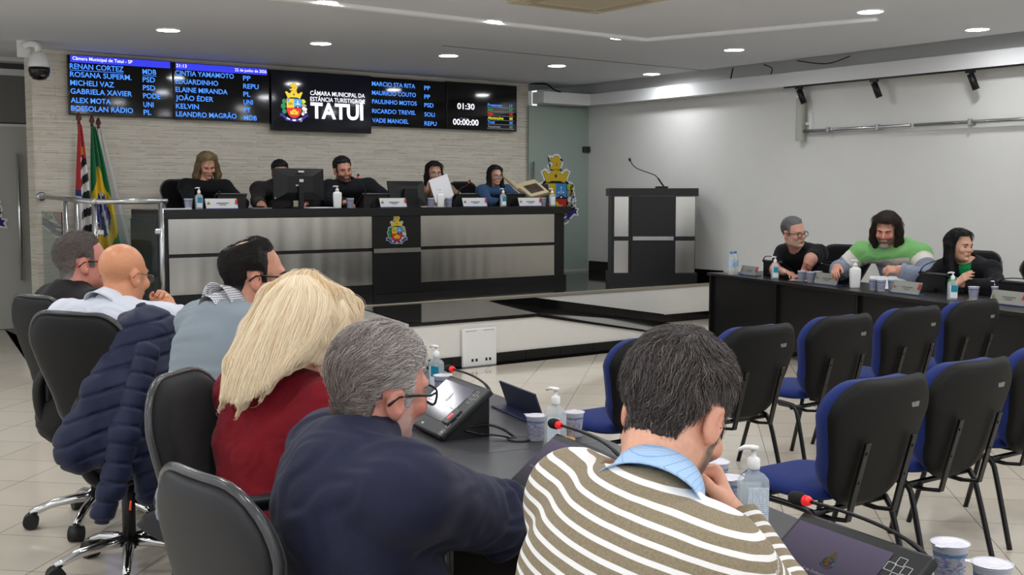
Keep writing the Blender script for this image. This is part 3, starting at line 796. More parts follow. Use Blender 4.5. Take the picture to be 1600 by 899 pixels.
# ------------------------------------------------------------------ cushions
def outline_trap(wb, wt, h, rb, rt, n=7):
    """rounded trapezoid outline in (x,z), z from 0 to h"""
    P = []
    cs = [((wt / 2 - rt), h - rt, rt, 0), (-(wt / 2 - rt), h - rt, rt, 90), (-(wb / 2 - rb), rb, rb, 180), ((wb / 2 - rb), rb, rb, 270)]
    for cx, cz, r, a0 in cs:
        for k in range(n + 1):
            a = math.radians(a0 + 90 * k / n); P.append((cx + r * math.cos(a), cz + r * math.sin(a)))
    # subdivide long edges
    Q = []
    for i, p in enumerate(P):
        q = P[(i + 1) % len(P)]; d = math.dist(p, q); m = max(1, int(d / .05))
        for k in range(m): Q.append((p[0] + (q[0] - p[0]) * k / m, p[1] + (q[1] - p[1]) * k / m))
    return Q
def pillow(b, out, tf, tb, bend, M=None, rings=7, pw=4., mi_f=0, mi_b=0):
    """closed pillow: front offset +tf, back -tb along y, bend(x,z)->y"""
    cx = sum(p[0] for p in out) / len(out); cz = sum(p[1] for p in out) / len(out); n = len(out)
    bm = b.bm; allv = []
    edge = None
    for sgn, t, mi in ((1, tf, mi_f), (-1, tb, mi_b)):
        R = []
        for k in range(rings, 0, -1):
            s = k / rings; s = s ** .7
            if k == rings and edge is not None: R.append(edge); continue
            row = []
            for (x, z) in out:
                X = cx + (x - cx) * s; Z = cz + (z - cz) * s
                y = bend(X, Z) + sgn * t * (1 - s ** pw) ** .5 if k < rings else bend(X, Z)
                row.append(bm.verts.new((X, y, Z)))
            R.append(row); allv += row
            if k == rings: edge = row
        c = bm.verts.new((cx, bend(cx, cz) + sgn * t, cz)); allv.append(c)
        for i in range(len(R) - 1):
            for j in range(n):
                f = bm.faces.new([R[i][j], R[i][(j + 1) % n], R[i + 1][(j + 1) % n], R[i + 1][j]]); f.smooth = True; f.material_index = mi
        for j in range(n):
            f = bm.faces.new([R[-1][j], R[-1][(j + 1) % n], c]); f.smooth = True; f.material_index = mi
    if M is not None: bmesh.ops.transform(bm, matrix=M, verts=allv)

FABC = mat('charcoal_seat_fabric', (36, 36, 38), rough=.9, spec=.2, sheen=.1, noise=.25, nscale=400, bump=.3, bscale=700)
FABK = mat('black_seat_fabric', (15, 15, 16), rough=.9, spec=.2, sheen=.05, noise=.2, nscale=300)
SHELL = mat('grey_black_chair_shell', (42, 42, 44), rough=.5, spec=.3, noise=.06, nscale=300)
RIM = mat('shiny_edge_trim', (60, 61, 63), rough=.22, spec=.6)
CAST = mat('caster_rubber', (16, 16, 17), rough=.5)
def office_chair(label, x, y, rz, arms=True, shell=SHELL, fab=FABC, wt=.47, base=True, group=None, z=0., zt=1.07, ah=.705, back=True):
    """faces local +y"""
    r = thing('office_chair', label, 'chair', (x, y, z), rz, group)
    b = MB(); pillow(b, [(px_, pz) for px_, pz in outline_trap(.42, .48, .46, .10, .08)], .045, .04, lambda X, Z: 0, Matrix.Translation((0, -.20, .47)) @ Matrix.Rotation(-PI / 2, 4, 'X') @ Matrix.Diagonal((1, -1, 1, 1))); b.build('seat', fab, r)
    if not back: arms = False
    H = .47; zb = zt - H
    out = outline_trap(.31, wt, H, .09, .13)
    bend = lambda X, Z: .55 * X * X - .24 * (Z - .12) * (1 if Z > .12 else .3) + .25 * (Z - .2) ** 2
    M = Matrix.Translation((0, -.235, zb))
    if back:
      b = MB(); pillow(b, out, .045, .004, lambda X, Z: bend(X, Z) + .004, M, pw=6); b.build('backrest', fab, r)
      b = MB(); pillow(b, out, .004, .022, lambda X, Z: bend(X, Z) - .006, M, pw=8); sh = b.build('back_shell', shell, r)
      b = MB(); b.tube([M @ Vector((X, bend(X, Z) - .001, Z)) for X, Z in out], .010, 8, closed=True); b.build('edge_trim', RIM, sh)
      b = MB(); b.tube(smooth_path([(0, -.20, zb + .16), (0, -.285, zb + .06), (0, -.27, zb - .10), (0, -.18, .43), (0, 0, .41)], 5), .026, 10); b.box((0, -.245, zb + .02), (.09, .05, .10), bev=.015); b.build('back_bar', BLKPL, r)
    if arms:
        for s in ((-1,) if arms == 'left' else (-1, 1)):
            b = MB(); b.tube(smooth_path([(s * .24, -.17, .45), (s * .275, -.20, .56), (s * .28, -.17, ah - .025), (s * .28, .02, ah), (s * .28, .12, ah - .025), (s * .27, .10, .56), (s * .24, .02, .44)], 6), .019, 10); b.build('armrest', BLKPL, r)
    if base:
        b = MB(); b.tube([(0, 0, .10), (0, 0, .42)], .028, 14); b.box((0, -.02, .415), (.2, .2, .03), bev=.01); b.build('gas_column', BLKPL, r)
        for k in range(5):
            a = 2 * PI * k / 5 + .35; c, s = math.cos(a), math.sin(a)
            b = MB(); b.tube([(c * t, s * t, zz) for t, zz in ((.02, .135), (.10, .13), (.20, .115), (.27, .09), (.30, .075))], [.026, .023, .020, .018, .016], 10); lg = b.build('leg', CHROME, r)
            b = MB(); b.tube([(c * .30 - s * .03, s * .30 + c * .03, .037), (c * .30 + s * .03, s * .30 - c * .03, .037)], .036, 16); b.tube([(c * .30, s * .30, .05), (c * .30, s * .30, .08)], .012, 8); b.build('caster', CAST, lg)
    return r
E_ = -PI / 2     # facing +x
def chair_at(label, bx, by, az, **k):
    """bx,by: centre of the backrest on plan; az: azimuth it faces, degrees from +Y towards +X"""
    a = math.radians(az); return office_chair(label, bx + .25 * math.sin(a), by + .25 * math.cos(a), -a, **k)
chair_at('black office chair behind the navy suited man, its armrest against the red sweater', .80, 2.05, 82, wt=.42, ah=.90, arms='left')
chair_at('dark office chair of the blonde woman, turned so that its cushion shows edge-on', 1.06, 2.90, 139, arms=False, zt=1.12, wt=.39)
chair_at('black office chair of the bald man with a blue jacket hung on it', 1.23, 4.61, 58, arms=False, shell=mat('black_chair_shell', (13, 13, 14), rough=.5, spec=.25), wt=.50, zt=1.13)
chair_at('black office chair of the man in the dark jacket, farthest on the left', 1.30, 5.47, 72, arms=False, shell=MATS['black_chair_shell'], zt=1.13)
chair_at('office chair under the man in the striped sweater, out of sight', .74, 1.16, 80, arms=False, zt=.90)
chair_at('swivel seat under the man in the grey sweater, out of sight', 1.14, 3.66, 85, back=False)
W_ = PI / 2
for (l, x, y, a) in (
    ('black office chair standing empty beside the man in the black t-shirt', 9.47, 7.40, W_ + .20),
    ('black office chair half hidden behind the sweater of the long haired man', 9.42, 5.98, W_ + .1),
    ('black office chair behind the woman in the green top', 9.22, 5.02, W_ + .25)):
    office_chair(l, x, y, a, arms=False, shell=MATS['black_chair_shell'], fab=FABK, wt=.58, zt=1.06, group='chairs by the right wall')
for (l, x, y) in (('black office chair behind the fair haired woman at the dais', 4.52, 12.36), ('black office chair behind the woman in the denim jacket at the dais', 8.40, 12.42)):
    office_chair(l, x, y, PI, arms=False, shell=MATS['black_chair_shell'], fab=FABK, wt=.46, z=.70, zt=1.05, group='chairs at the dais desk')

# ------------------------------------------------------------------ blue visitor chairs
BLUEF = mat('royal_blue_fabric', (34, 48, 106), rough=.9, sheen=.08, spec=.2, noise=.12, nscale=500, bump=.2, bscale=600)
BKSH = mat('black_back_cover', (20, 20, 19), rough=.6, spec=.25, noise=.1, nscale=300)
TAGM = mat('asset_tag', (120, 120, 118), rough=.4, noise=.6, nscale=160)
def visitor_chair(label, x, y, rz=0.):
    r = thing('visitor_chair', label, 'chair', (x, y, 0), rz, 'rows of blue visitor chairs')
    th = math.radians(16)
    b = MB(); pillow(b, outline_trap(.44, .46, .45, .11, .09), .04, .03, lambda X, Z: .012 * math.cos(Z * 60) * 0, Matrix.Translation((0, -.005, .445)) @ Matrix.Rotation(-PI / 2, 4, 'X') @ Matrix.Diagonal((1, -1, 1, 1)))
    b.build('seat', BLUEF, r)
    out = outline_trap(.46, .575, .53, .18, .15)
    M = Matrix.Translation((0, -.045, .405)) @ Matrix.Rotation(th, 4, 'X')
    bend = lambda X, Z: .5 * X * X + .12 * (Z - .2) ** 2
    b = MB(); pillow(b, outline_trap(.46, .565, .512, .18, .15), .108, .004, lambda X, Z: bend(X, Z) + .006, M, pw=10, rings=9); b.build('backrest', BLUEF, r)
    b = MB(); pillow(b, out, .0, .032, lambda X, Z: bend(X, Z) + .004, M, pw=9); sh = b.build('back_cover', BKSH, r)
    b = MB(); b.box(M @ Vector((.12, -.024 + .5 * .0144 + .12 * .05, .42)), (.05, .012, .020), Matrix.Rotation(th, 3, 'X')); b.build('asset_tag', TAGM, r)
    for s in (-1, 1):
        p = [M @ Vector((s * .135, -.040, .30)), M @ Vector((s * .135, -.042, .08)), M @ Vector((s * .135, -.045, -.02)), Vector((s * .135, .0, .362)), Vector((s * .135, .10, .368)), Vector((s * .135, .20, .37))]
        b = MB()
        for i in range(len(p) - 1): 
            d = p[i + 1] - p[i]; ang = math.atan2(d.z, d.y)
            b.box((p[i] + p[i + 1]) / 2, (.03, d.length + .008, .012), (ang, 0, 0), bev=.003)
        for z in (.26, .14):
            b.lathe([(.007, 0), (.005, .005)], 8, M @ Matrix.Translation((s * .135, -.046, z)) @ Matrix.Rotation(PI / 2, 4, 'X'))
        b.build('back_bar', DKMET, r)
    for s in (-1, 1):
        b = MB(); b.tube(smooth_path([(s * .235, -.10, 0), (s * .225, -.02, .30), (s * .22, .01, .375), (s * .22, .06, .40), (s * .22, .30, .40), (s * .22, .34, .37)], 5), .0125, 10); b.build('leg', DKMET, r)
        b = MB(); b.tube([(s * .22, .33, .385), (s * .225, .36, .25), (s * .235, .43, 0)], .0125, 10); b.build('leg', DKMET, r)
    b = MB(); b.tube([(-.235, .03, .385), (.235, .03, .385)], .012, 10); b.build('seat_frame', DKMET, r)
    b = MB(); b.tube([(-.22, .30, .398), (.22, .30, .398)], .012, 10); b.build('seat_frame', DKMET, r)
    return r
v0 = None
for (l, x, y, a) in (
    ('blue chair in the nearer row, beside the sanitizer bottle and the nearest terminal', 3.60, 2.70, -.03),
    ('blue chair in the nearer row, second from the table', 4.27, 2.75, -.02),
    ('blue chair in the nearer row, cut by the right edge', 4.97, 2.80, -.02),
    ('blue chair of the farther row half hidden by the head of the striped man', 3.74, 4.08, 0.),
    ('blue chair of the farther row directly right of the striped man\'s head', 4.49, 4.10, -.02),
    ('blue chair of the farther row in front of the white soap bottle', 5.24, 4.16, -.02),
    ('blue chair of the farther row in front of the long haired man', 5.97, 4.20, -.02),
    ('blue chair of the farther row before the woman in green, cut by the edge', 6.68, 4.24, -.02)):
    if v0 is None: v0 = visitor_chair(l, x, y, a)
    else: dup(v0, (x, y, 0), a, l)

# ------------------------------------------------------------------ things on the tables
TZ = .7503
def tscreen():
    m = mat('terminal_screen', (10, 9, 12), rough=.12, spec=.5); t = NT(m)
    co = t.coords('Generated'); s = t.add('ShaderNodeSeparateXYZ'); t.link(co, s.inputs[0])
    t.link(t.ramp(s.outputs[2], [(0., lin((40, 38, 44))), (1., lin((112, 102, 128)))]), t.b.inputs['Emission Color'])
    t.b.inputs['Emission Strength'].default_value = .55
    return m
TSCR = tscreen()
TTX = mat('terminal_text', (60, 60, 64), emit=(120, 116, 128), estr=.7)
REDG = mat('fingerprint_red_glow', (120, 20, 20), rough=.3, emit=(226, 50, 54), estr=.55)
PRN = mat('white_printed_line', (190, 190, 190), rough=.5)
TERMB = mat('terminal_body', (20, 21, 23), rough=.38, spec=.5)
FOAM = mat('foam_windscreen', (24, 24, 25), rough=.95, noise=.3, nscale=600)
RRING = mat('red_light_ring', (180, 30, 34), rough=.3, emit=(230, 40, 44), estr=.5)
def sq_outline(b, cx, cz, w, y, t=.0012):
    for dx_, dz_, a, c in ((0, w / 2, w, t), (0, -w / 2, w, t), (w / 2, 0, t, w), (-w / 2, 0, t, w)): b.box((cx + dx_, y, cz + dz_), (a, .0006, c))
def terminal(label, x, y, rz, z=TZ, up=None, name_text=True):
    """voting terminal, user at local -y; panel 0.34 x 0.24 tilted"""
    r = thing('voting_terminal', label, 'terminal', (x, y, z), rz, 'voting terminals with gooseneck microphones')
    tl = math.radians(-52)      # from vertical
    M = Matrix.Translation((0, -.11, .022)) @ Matrix.Rotation(tl, 4, 'X')
    b = MB(); b.box(M @ Vector((0, .012, .12)), (.35, .024, .245), M.to_3x3(), bev=.007); b.build('panel', TERMB, r)
    pts = [(-.085, .0), (.075, .148), (.085, .148), (.085, .0)]
    b = MB(); b.prism([(p[0], p[1]) for p in pts], -.155, .155, Matrix(((0, 0, 1, 0), (1, 0, 0, 0), (0, 1, 0, 0), (0, 0, 0, 1)))); b.box((.0, .10, .02), (.12, .03, .03)); b.build('housing', BLKPL, r)
    b = MB(); b.box((0, 0, 0), (.255, .001, .165)); o = b.build('screen', TSCR, r); o.matrix_local = M @ Matrix.Translation((-.035, -.001, .135))
    if name_text:
        lt = letter_obj('lettering', [('Câmara Municipal da Estância Turística de Tatuí', 0, -.022, .0068, .225, .0, 0, 'CENTER')], [TTX], o, -.001)
        emblem(o, 'dim', .018, (.012, -.0012, .022), name='coat_of_arms', dz=.0001)
    b = MB(); b.box((.126, -.004, .085), (.050, .010, .070), bev=.004); b.build('fingerprint_reader', mat('reader_grey', (58, 58, 60), rough=.35), r).matrix_local = M
    b = MB(); b.box((.128, -.0095, .082), (.020, .002, .026)); b.build('red_sensor', REDG, r).matrix_local = M
    b = MB()
    for (cx, cz) in ((.120, .205), (.142, .19), (.104, .188), (.126, .168), (.154, .10), (.150, .05)): sq_outline(b, cx, cz, .019, -.0005)
    sq_outline(b, .155, .018, .022, -.0005); b.box((.155, -.0005, .018), (.009, .0006, .009)); b.box((-.02, -.0005, .02), (.016, .0006, .008))
    b.build('printed_squares', PRN, r).matrix_local = M
    top = M @ Vector((.14, .02, .245)); tip = (M @ Vector((-.175, -.01, .262))) if up is None else Vector(up)
    if up is None:
        path = bez(top, top + Vector((-.03, 0, .028)), tip + Vector((.16, .012, .006)), tip, 14)
    else:
        path = bez(top, top + Vector((-.02, 0, .10)), tip + Vector((.06, .05, -.06)), tip, 14)
    b = MB(); b.tube(path, [.0055] * 4 + [.0042] * 11, 8); b.build('gooseneck', BLKPL, r)
    d = (path[-1] - path[-2]).normalized()
    Q = d.to_track_quat('Z', 'Y').to_matrix().to_4x4()
    T = Matrix.Translation(tip) @ Q
    b = MB(); b.lathe([(.007, -.012), (.0115, -.002)], 14, T); b.lathe([(.0115, -.001), (.0118, .007)], 14, T); b.build('light_ring', RRING, r)
    b = MB(); b.lathe([(.0125, .007), (.0148, .014), (.0150, .034), (.012, .044), (.005, .049)], 16, T); b.build('foam_windscreen', FOAM, r)
    return r
a_t = -math.radians(a12) + PI * 1.5     # user on -x side
terminal('voting terminal in front of the navy suited man, red sensor lit', 2.17, 3.37, a_t + .05)
terminal('voting terminal half hidden by the shoulder of the striped man', 1.86, 2.33, a_t + .06)
terminal('voting terminal at the bottom edge showing the purple screen', 1.80, 1.39, a_t + .09)
a_r = -math.radians(15.4) + PI / 2
terminal('voting terminal in front of the man in the black t-shirt', 8.98, 7.72, a_r, name_text=False, up=(-.02, -.02, .22))
terminal('voting terminal under the right hand of the long haired man', 8.93, 6.98, a_r, name_text=False)
terminal('voting terminal left of the woman in the green top', 8.74, 5.72, a_r, name_text=False, up=(.07, -.12, .30))
terminal('voting terminal at the right edge, beside the sticky notes', 8.40, 4.78, a_r, name_text=False)
DZ = 1.4325
terminal('terminal in front of the fair haired woman at the dais', 4.68, 11.60, PI, z=DZ, name_text=False, up=(.1, -.06, .14))
terminal('terminal in front of the chairman at the dais', 6.42, 11.60, PI, z=DZ, name_text=False, up=(.055, -.24, .36))
terminal('terminal left of the woman in the denim jacket at the dais', 7.74, 11.68, PI, z=DZ, name_text=False, up=(-.12, -.05, .30))
terminal('terminal in front of the woman in the denim jacket at the dais', 8.42, 11.62, PI, z=DZ, name_text=False, up=(.1, -.06, .14))
# cables and grommet beside the navy man's terminal
r = thing('cable_grommet', 'round black cable grommet with cables beside the navy man\'s terminal', 'grommet', (2.285, 3.10, TZ))
b = MB(); b.lathe([(.045, 0), (.045, .004), (.038, .006)], 28); b.build('cap', BLKPL, r)
b = MB(); b.tube(smooth_path([(-.01, .01, .004), (-.03, .05, .03), (-.07, .09, .045), (-.13, .12, .04), (-.17, .13, .045)], 6), .005, 8); b.tube(smooth_path([(-.015, .0, .004), (-.05, .05, .012), (-.10, .10, .015), (-.15, .11, .03)], 6), .004, 8); b.build('cable', BLKGL, r)

def m_cup():
    m = mat('printed_cup_plastic', (205, 206, 226), rough=.25, spec=.4); t = NT(m)
    co = t.coords(); s = t.add('ShaderNodeSeparateXYZ'); t.link(co, s.inputs[0])
    an = t.math('ARCTAN2', s.outputs[1], s.outputs[0])
    c = t.add('ShaderNodeCombineXYZ'); t.link(t.math('MULTIPLY', an, .03), c.inputs[0]); t.link(s.outputs[2], c.inputs[1])
    f = t.noise(t.mapping(c.outputs[0], scale=(60, 240, 1)), 1.2, 1)
    g = t.noise(t.mapping(c.outputs[0], scale=(30, 34, 1)), 1.4, 0)
    band = t.math('MULTIPLY', t.math('GREATER_THAN', s.outputs[2], .018), t.math('LESS_THAN', s.outputs[2], .072))
    ink = t.ramp(g, [(.30, lin((112, 66, 170))), (.48, lin((84, 130, 206))), (.62, lin((150, 110, 190))), (.75, lin((70, 160, 196)))])
    on = t.math('MULTIPLY', band, t.math('GREATER_THAN', f, .53))
    blue = t.math('MULTIPLY', t.math('GREATER_THAN', s.outputs[2], .064), t.math('LESS_THAN', s.outputs[2], .071))
    col = t.mix(t.math('MULTIPLY', on, .70), lin((214, 216, 228)), ink)
    col = t.mix(t.math('MULTIPLY', blue, .7), col, lin((70, 140, 196)))
    t.link(col, t.b.inputs['Base Color']); t.b.inputs['Transmission Weight'].default_value = .25; t.b.inputs['IOR'].default_value = 1.2
    return m
CUPM = m_cup()
FOIL = mat('foil_lid', (216, 214, 224), rough=.32, metal=.35, bump=.5, bscale=90)
c0 = []
def cup(label, x, y, z=TZ, lid=True, s=1., group='printed water cups'):
    key = lid
    for k, o in c0:
        if k == key:
            n = dup(o, (x, y, z), rnd.random() * 6, label); n.scale = (s, s, s); return n
    r = thing('water_cup', label, 'cup', (x, y, z), rnd.random() * 6, group)
    b = MB(); b.lathe([(.024, 0), (.026, .002), (.033, .080), (.0355, .083), (.0355, .086), (.032, .086), (.0255, .006), (.0, .006)], 28, cap0=True, cap1=False); b.build('cup_body', CUPM, r)
    if lid:
        b = MB(); b.lathe([(.0372, .0862), (.0372, .0878), (.030, .0872), (.0, .0868)], 28, cap1=False); b.prism([(.034, -.012), (.046, -.006), (.046, .006), (.034, .012)], .0864, .0876); b.build('foil_lid', FOIL, r)
    else:
        b = MB(); b.lathe([(.0, .055), (.030, .056)], 24, cap0=False, cap1=False); b.build('water', mat('water', (200, 215, 225), rough=.05, trans=.9, ior=1.33), r)
    r.scale = (s, s, s)
    c0.append((key, r)); return r
cup('lidded cup left of the sanitizer bottle near the grommet', 2.325, 3.06)
cup('lidded cup behind the sanitizer bottle near the grommet', 2.47, 3.03)
cup('lidded cup beside the chin of the striped man, the one in front', 2.235, 2.075)
cup('lidded cup beside the fist of the striped man, the one behind', 2.335, 2.22)
cup('lidded cup at the bottom right corner, left one with the twisted lid', 2.17, 1.375, s=1.12)
cup('lidded cup at the bottom right corner, the one cut by the bottom edge', 2.115, 1.245, s=1.12)
cup('lidded cup behind the glasses of the navy suited man, the left one', 2.60, 4.38)
cup('lidded cup behind the glasses of the navy suited man, next to the clear bottle', 2.55, 4.22)
cup('empty upturned cup stack behind the navy suited man\'s terminal', 2.50, 3.93, s=1.1)
for (l, x, y, s, ld) in (
    ('printed cup left in the trio beside the black t-shirt man', 8.66, 7.16, 1.2, False),
    ('printed cup in front of the trio beside the black t-shirt man', 8.62, 7.02, 1.2, False),
    ('printed cup right in the trio beside the black t-shirt man', 8.73, 7.02, 1.2, False),
    ('printed cup left in the trio before the long haired man', 8.36, 6.12, 1.2, False),
    ('printed cup in the middle of the trio before the long haired man', 8.33, 6.02, 1.2, False),
    ('printed cup right in the trio before the long haired man', 8.42, 5.97, 1.2, False),
    ('printed cup on a coaster before the woman in the green top', 8.19, 5.06, 1.25, False),
    ('printed cup with a spoon right of the woman in the green top', 8.45, 5.02, 1.2, False),
    ('printed cup behind the cup with the spoon', 8.53, 4.96, 1.2, False)):
    cup(l, x, y, TZ + (.006 if 'coaster' in l else 0), ld, s)
for (l, x, y) in (('printed cup beside the sanitizer of the fair haired woman', 4.19, 11.47), ('printed cup right of the white soap bottle of the chairman', 6.06, 11.46), ('printed cup left of the soap bottle by the woman with the sheet', 7.15, 11.48), ('printed cup right of the soap bottle by the woman with the sheet', 7.40, 11.48), ('printed cup left of the last sanitizer at the end of the dais desk', 8.82, 11.47)):
    cup(l, x, y, DZ, False, 1.3)
r = thing('spoon', 'steel spoon standing in a printed cup', 'spoon', (8.455, 5.02, TZ + .006))
b = MB(); b.tube([(0, 0, .003), (-.01, .02, .13)], .003, 8); b.ball((-.012, .035, .137), (.014, .022, .006)); b.build('spoon_body', CHROME, r)

CLEARB = mat('clear_bottle_plastic', (214, 222, 224), rough=.06, alpha=.34, spec=.7)
GEL = mat('sanitizer_gel', (190, 202, 202), rough=.05, alpha=.35, spec=.4)
def m_lab(name, blue):
    m = mat(name, (226, 230, 236), rough=.4); t = NT(m)
    co = t.coords(); s = t.add('ShaderNodeSeparateXYZ'); t.link(co, s.inputs[0])
    if blue:
        f = t.math('MULTIPLY', t.math('GREATER_THAN', s.outputs[2], .055), t.math('GREATER_THAN', s.outputs[0], -.012))
        t.link(t.mix(f, lin((226, 230, 236)), lin((18, 132, 160))), t.b.inputs['Base Color'])
    else:
        ln = t.math('GREATER_THAN', t.math('FRACT', t.math('MULTIPLY', s.outputs[2], 230.)), .55)
        ns = t.math('GREATER_THAN', t.noise(t.mapping(co, scale=(420, 420, 90)), 1, 0), .48)
        f = t.math('MULTIPLY', t.math('MULTIPLY', ln, ns), .55)
        t.link(t.mix(f, lin((222, 230, 238)), lin((88, 140, 170))), t.b.inputs['Base Color'])
    return m
LABW = m_lab('fine_print_label', False); LABB = m_lab('teal_label', True)
s0 = []
def sanitizer(label, x, y, z=TZ, rz=0., kind='fine', s=1.):
    for k, o in s0:
        if k == kind:
            n = dup(o, (x, y, z), rz, label); n.scale = (s, s, s); return n
    r = thing('sanitizer_bottle', label, 'bottle', (x, y, z), rz, 'clear hand sanitizer bottles')
    b = MB(); rings = []
    prof = [(.94, 0), (1, .004), (1, .105), (.96, .116), (.70, .126), (.38, .132), (.36, .140)]
    P = []
    for k, zz in prof: P.append([(x_ * k, y_ * k, zz) for x_, y_ in rrect(.068, .046, .017, 5)])
    V = b.grid(P, closed_u=True); b.bm.faces.new(list(reversed(V[0]))); b.bm.faces.new(V[-1]); b.build('bottle_body', CLEARB, r)
    b = MB(); P = [[(x_ * k, y_ * k, zz) for x_, y_ in rrect(.060, .038, .014, 5)] for k, zz in ((.95, .004), (1, .008), (1, .068), (.98, .07))]
    V = b.grid(P, closed_u=True); b.bm.faces.new(list(reversed(V[0]))); b.bm.faces.new(V[-1]); b.build('gel', GEL, r)
    b = MB(); b.box((.006, -.0238, .058), (.046, .0012, .086), bev=.0005); b.box((.0, .0238, .058), (.046, .0012, .086), bev=.0005); b.build('label', LABW if kind == 'fine' else LABB, r)
    b = MB(); b.lathe([(.0135, .138), (.0142, .140), (.0142, .160), (.009, .164), (.0055, .166), (.0055, .180), (.0105, .181), (.0105, .188), (.003, .190)], 20); b.tube([(0, 0, .185), (-.02, 0, .186), (-.034, 0, .180)], [.006, .0055, .004], 8); b.build('pump', WHTPL, r)
    s0.append((kind, r)); r.scale = (s, s, s); return r
sanitizer('clear sanitizer bottle behind the microphone at the grommet', 2.305, 2.925, rz=-1.15, s=1.08)
sanitizer('clear sanitizer bottle right of the striped man with a fine print label', 2.135, 1.905, rz=-.60, s=1.15)
sanitizer('clear sanitizer bottle with teal label behind the glasses of the navy suited man', 2.60, 4.14, rz=-1.2, kind='teal')
sanitizer('clear sanitizer bottle beside the terminal of the black t-shirt man', 8.69, 7.52, rz=-.9, kind='teal', s=1.18)
sanitizer('clear sanitizer bottle before the woman in the green top', 8.12, 5.20, rz=-.9, kind='teal', s=1.18)
sanitizer('clear sanitizer bottle before the fair haired woman at the dais', 4.30, 11.46, z=DZ, rz=-.5, kind='teal', s=1.2)
sanitizer('clear sanitizer bottle before the woman in the denim jacket', 8.19, 11.46, z=DZ, rz=-.5, kind='teal', s=1.2)
sanitizer('clear sanitizer bottle at the right end of the dais desk', 8.97, 11.47, z=DZ, rz=-.5, kind='fine', s=1.2)
p0 = []
def soap(label, x, y, z, rz, s=1.):
    if p0:
        n = dup(p0[0], (x, y, z), rz, label); n.scale = (s, s, s); return n
    r = thing('soap_bottle', label, 'bottle', (x, y, z), rz, 'white pump bottles')
    b = MB(); P = [[(x_ * k, y_ * k, zz) for x_, y_ in rrect(.075, .05, .016, 5)] for k, zz in ((.84, 0), (.88, .004), (.88, .02), (1, .085), (1, .125), (.9, .135), (.45, .142), (.36, .15))]
    V = b.grid(P, closed_u=True); b.bm.faces.new(list(reversed(V[0]))); b.bm.faces.new(V[-1]); b.build('bottle_body', WHTPL, r)
    b = MB(); b.lathe([(.014, .148), (.0145, .165), (.006, .168), (.006, .182), (.011, .183), (.011, .192), (.003, .193)], 18); b.tube([(0, 0, .188), (-.03, 0, .188), (-.036, 0, .183)], [.006, .0055, .004], 8); b.build('pump', WHTPL, r)
    r.scale = (s, s, s); p0.append(r); return r
soap('white soap pump bottle on the black table left of the long haired man', 8.47, 6.40, TZ, -.6, 1.3)
soap('white soap pump bottle beside the chairman on the dais desk', 5.90, 11.46, DZ, -.4, 1.3)
soap('white soap pump bottle before the woman holding the sheet', 7.27, 11.46, DZ, -.4, 1.15)
# water bottles on the black table
w0 = None
for (l, x, y) in (('clear water bottle with blue cap at the far end of the black table, in front', 8.76, 8.17), ('clear water bottle with blue cap at the far end of the black table, behind', 8.85, 8.20)):
    if w0: dup(w0, (x, y, TZ), .3, l); continue
    r = w0 = thing('water_bottle', l, 'bottle', (x, y, TZ), 0, 'clear water bottles')
    b = MB(); b.lathe([(.030, 0), (.034, .006), (.034, .07), (.031, .08), (.034, .09), (.034, .15), (.030, .175), (.016, .205), (.0135, .215), (.0135, .225)], 22); b.build('bottle_body', CLEARB, r)
    b = MB(); b.lathe([(.0345, .085), (.0345, .145)], 22, cap0=False, cap1=False); b.build('label', mat('bottle_label', (170, 200, 228), rough=.4), r)
    b = MB(); b.lathe([(.0155, .222), (.0155, .242), (.013, .244)], 18); b.build('cap', mat('blue_cap', (40, 140, 206), rough=.4), r)
r = thing('bottle_cap', 'loose blue bottle cap on the black table by the bottles', 'cap', (8.83, 8.03, TZ))
b = MB(); b.lathe([(.015, 0), (.015, .014), (.012, .016)], 16); b.build('cap_body', MATS['blue_cap'], r)
# name plates
NPS = mat('silver_name_plate', (150, 150, 142), rough=.35, metal=.3); NPB = mat('blue_plate_base', (52, 66, 120), rough=.4); NPN = mat('navy_plate', (24, 30, 58), rough=.45); NPW = mat('pale_name_plate', (196, 196, 196), rough=.4)
def nameplate(label, x, y, z, rz, s=1., face=NPS, inner=NPN):
    r = thing('name_plate', label, 'name plate', (x, y, z), rz, 'name plates')
    b = MB(); b.box((0, 0, .004), (.34, .085, .008), bev=.002); b.build('base', NPB if face is not NPN else NPN, r)
    b = MB(); b.box((0, -.012, .058), (.34, .006, .105), (math.radians(-20), 0, 0)); b.build('plate', face, r)
    if face is not NPN:
        T = Matrix.Rotation(math.radians(-20), 4, 'X')
        b = MB(); b.box((.158, -.0165, .075), (.022, .002, .05), (math.radians(-20), math.radians(12), 0)); b.build('red_corner', REDP, r)
        emblem(r, 'print', .020, (-.14, -.0185, .066), dz=.0002, M=None)
        b = MB(); b.box((0.01, -.0165, .062), (.13, .002, .010), (math.radians(-20), 0, 0)); b.box((0.01, -.0225, .045), (.07, .002, .007), (math.radians(-20), 0, 0)); b.build('name_lines', mat('engraved_grey', (110, 108, 104), rough=.5), r)
    r.scale = (s, s, s); return r
nameplate('navy blue name plate stand seen from behind on the near table', 2.55, 3.47, TZ, -math.radians(a12) + PI / 2, .98, NPN)
fr = -math.radians(15.4) - PI / 2
nameplate('name plate left of the terminal of the black t-shirt man', 8.86, 8.0, TZ, fr, .9)
nameplate('name plate between the printed cups and the white soap bottle', 8.52, 6.74, TZ, fr)
nameplate('name plate between the long haired man and the woman in green', 8.28, 5.72, TZ, fr)
nameplate('name plate at the right edge below the sticky notes', 8.09, 4.70, TZ, fr)
for (l, x) in (('pale name plate before the fair haired woman', 4.53), ('pale name plate above the coat of arms on the dais desk', 6.60), ('pale name plate right of the woman with the sheet', 7.74), ('pale name plate near the right end of the dais desk', 8.58)):
    nameplate(l, x, 11.44, DZ, 0, 1.02, NPW)
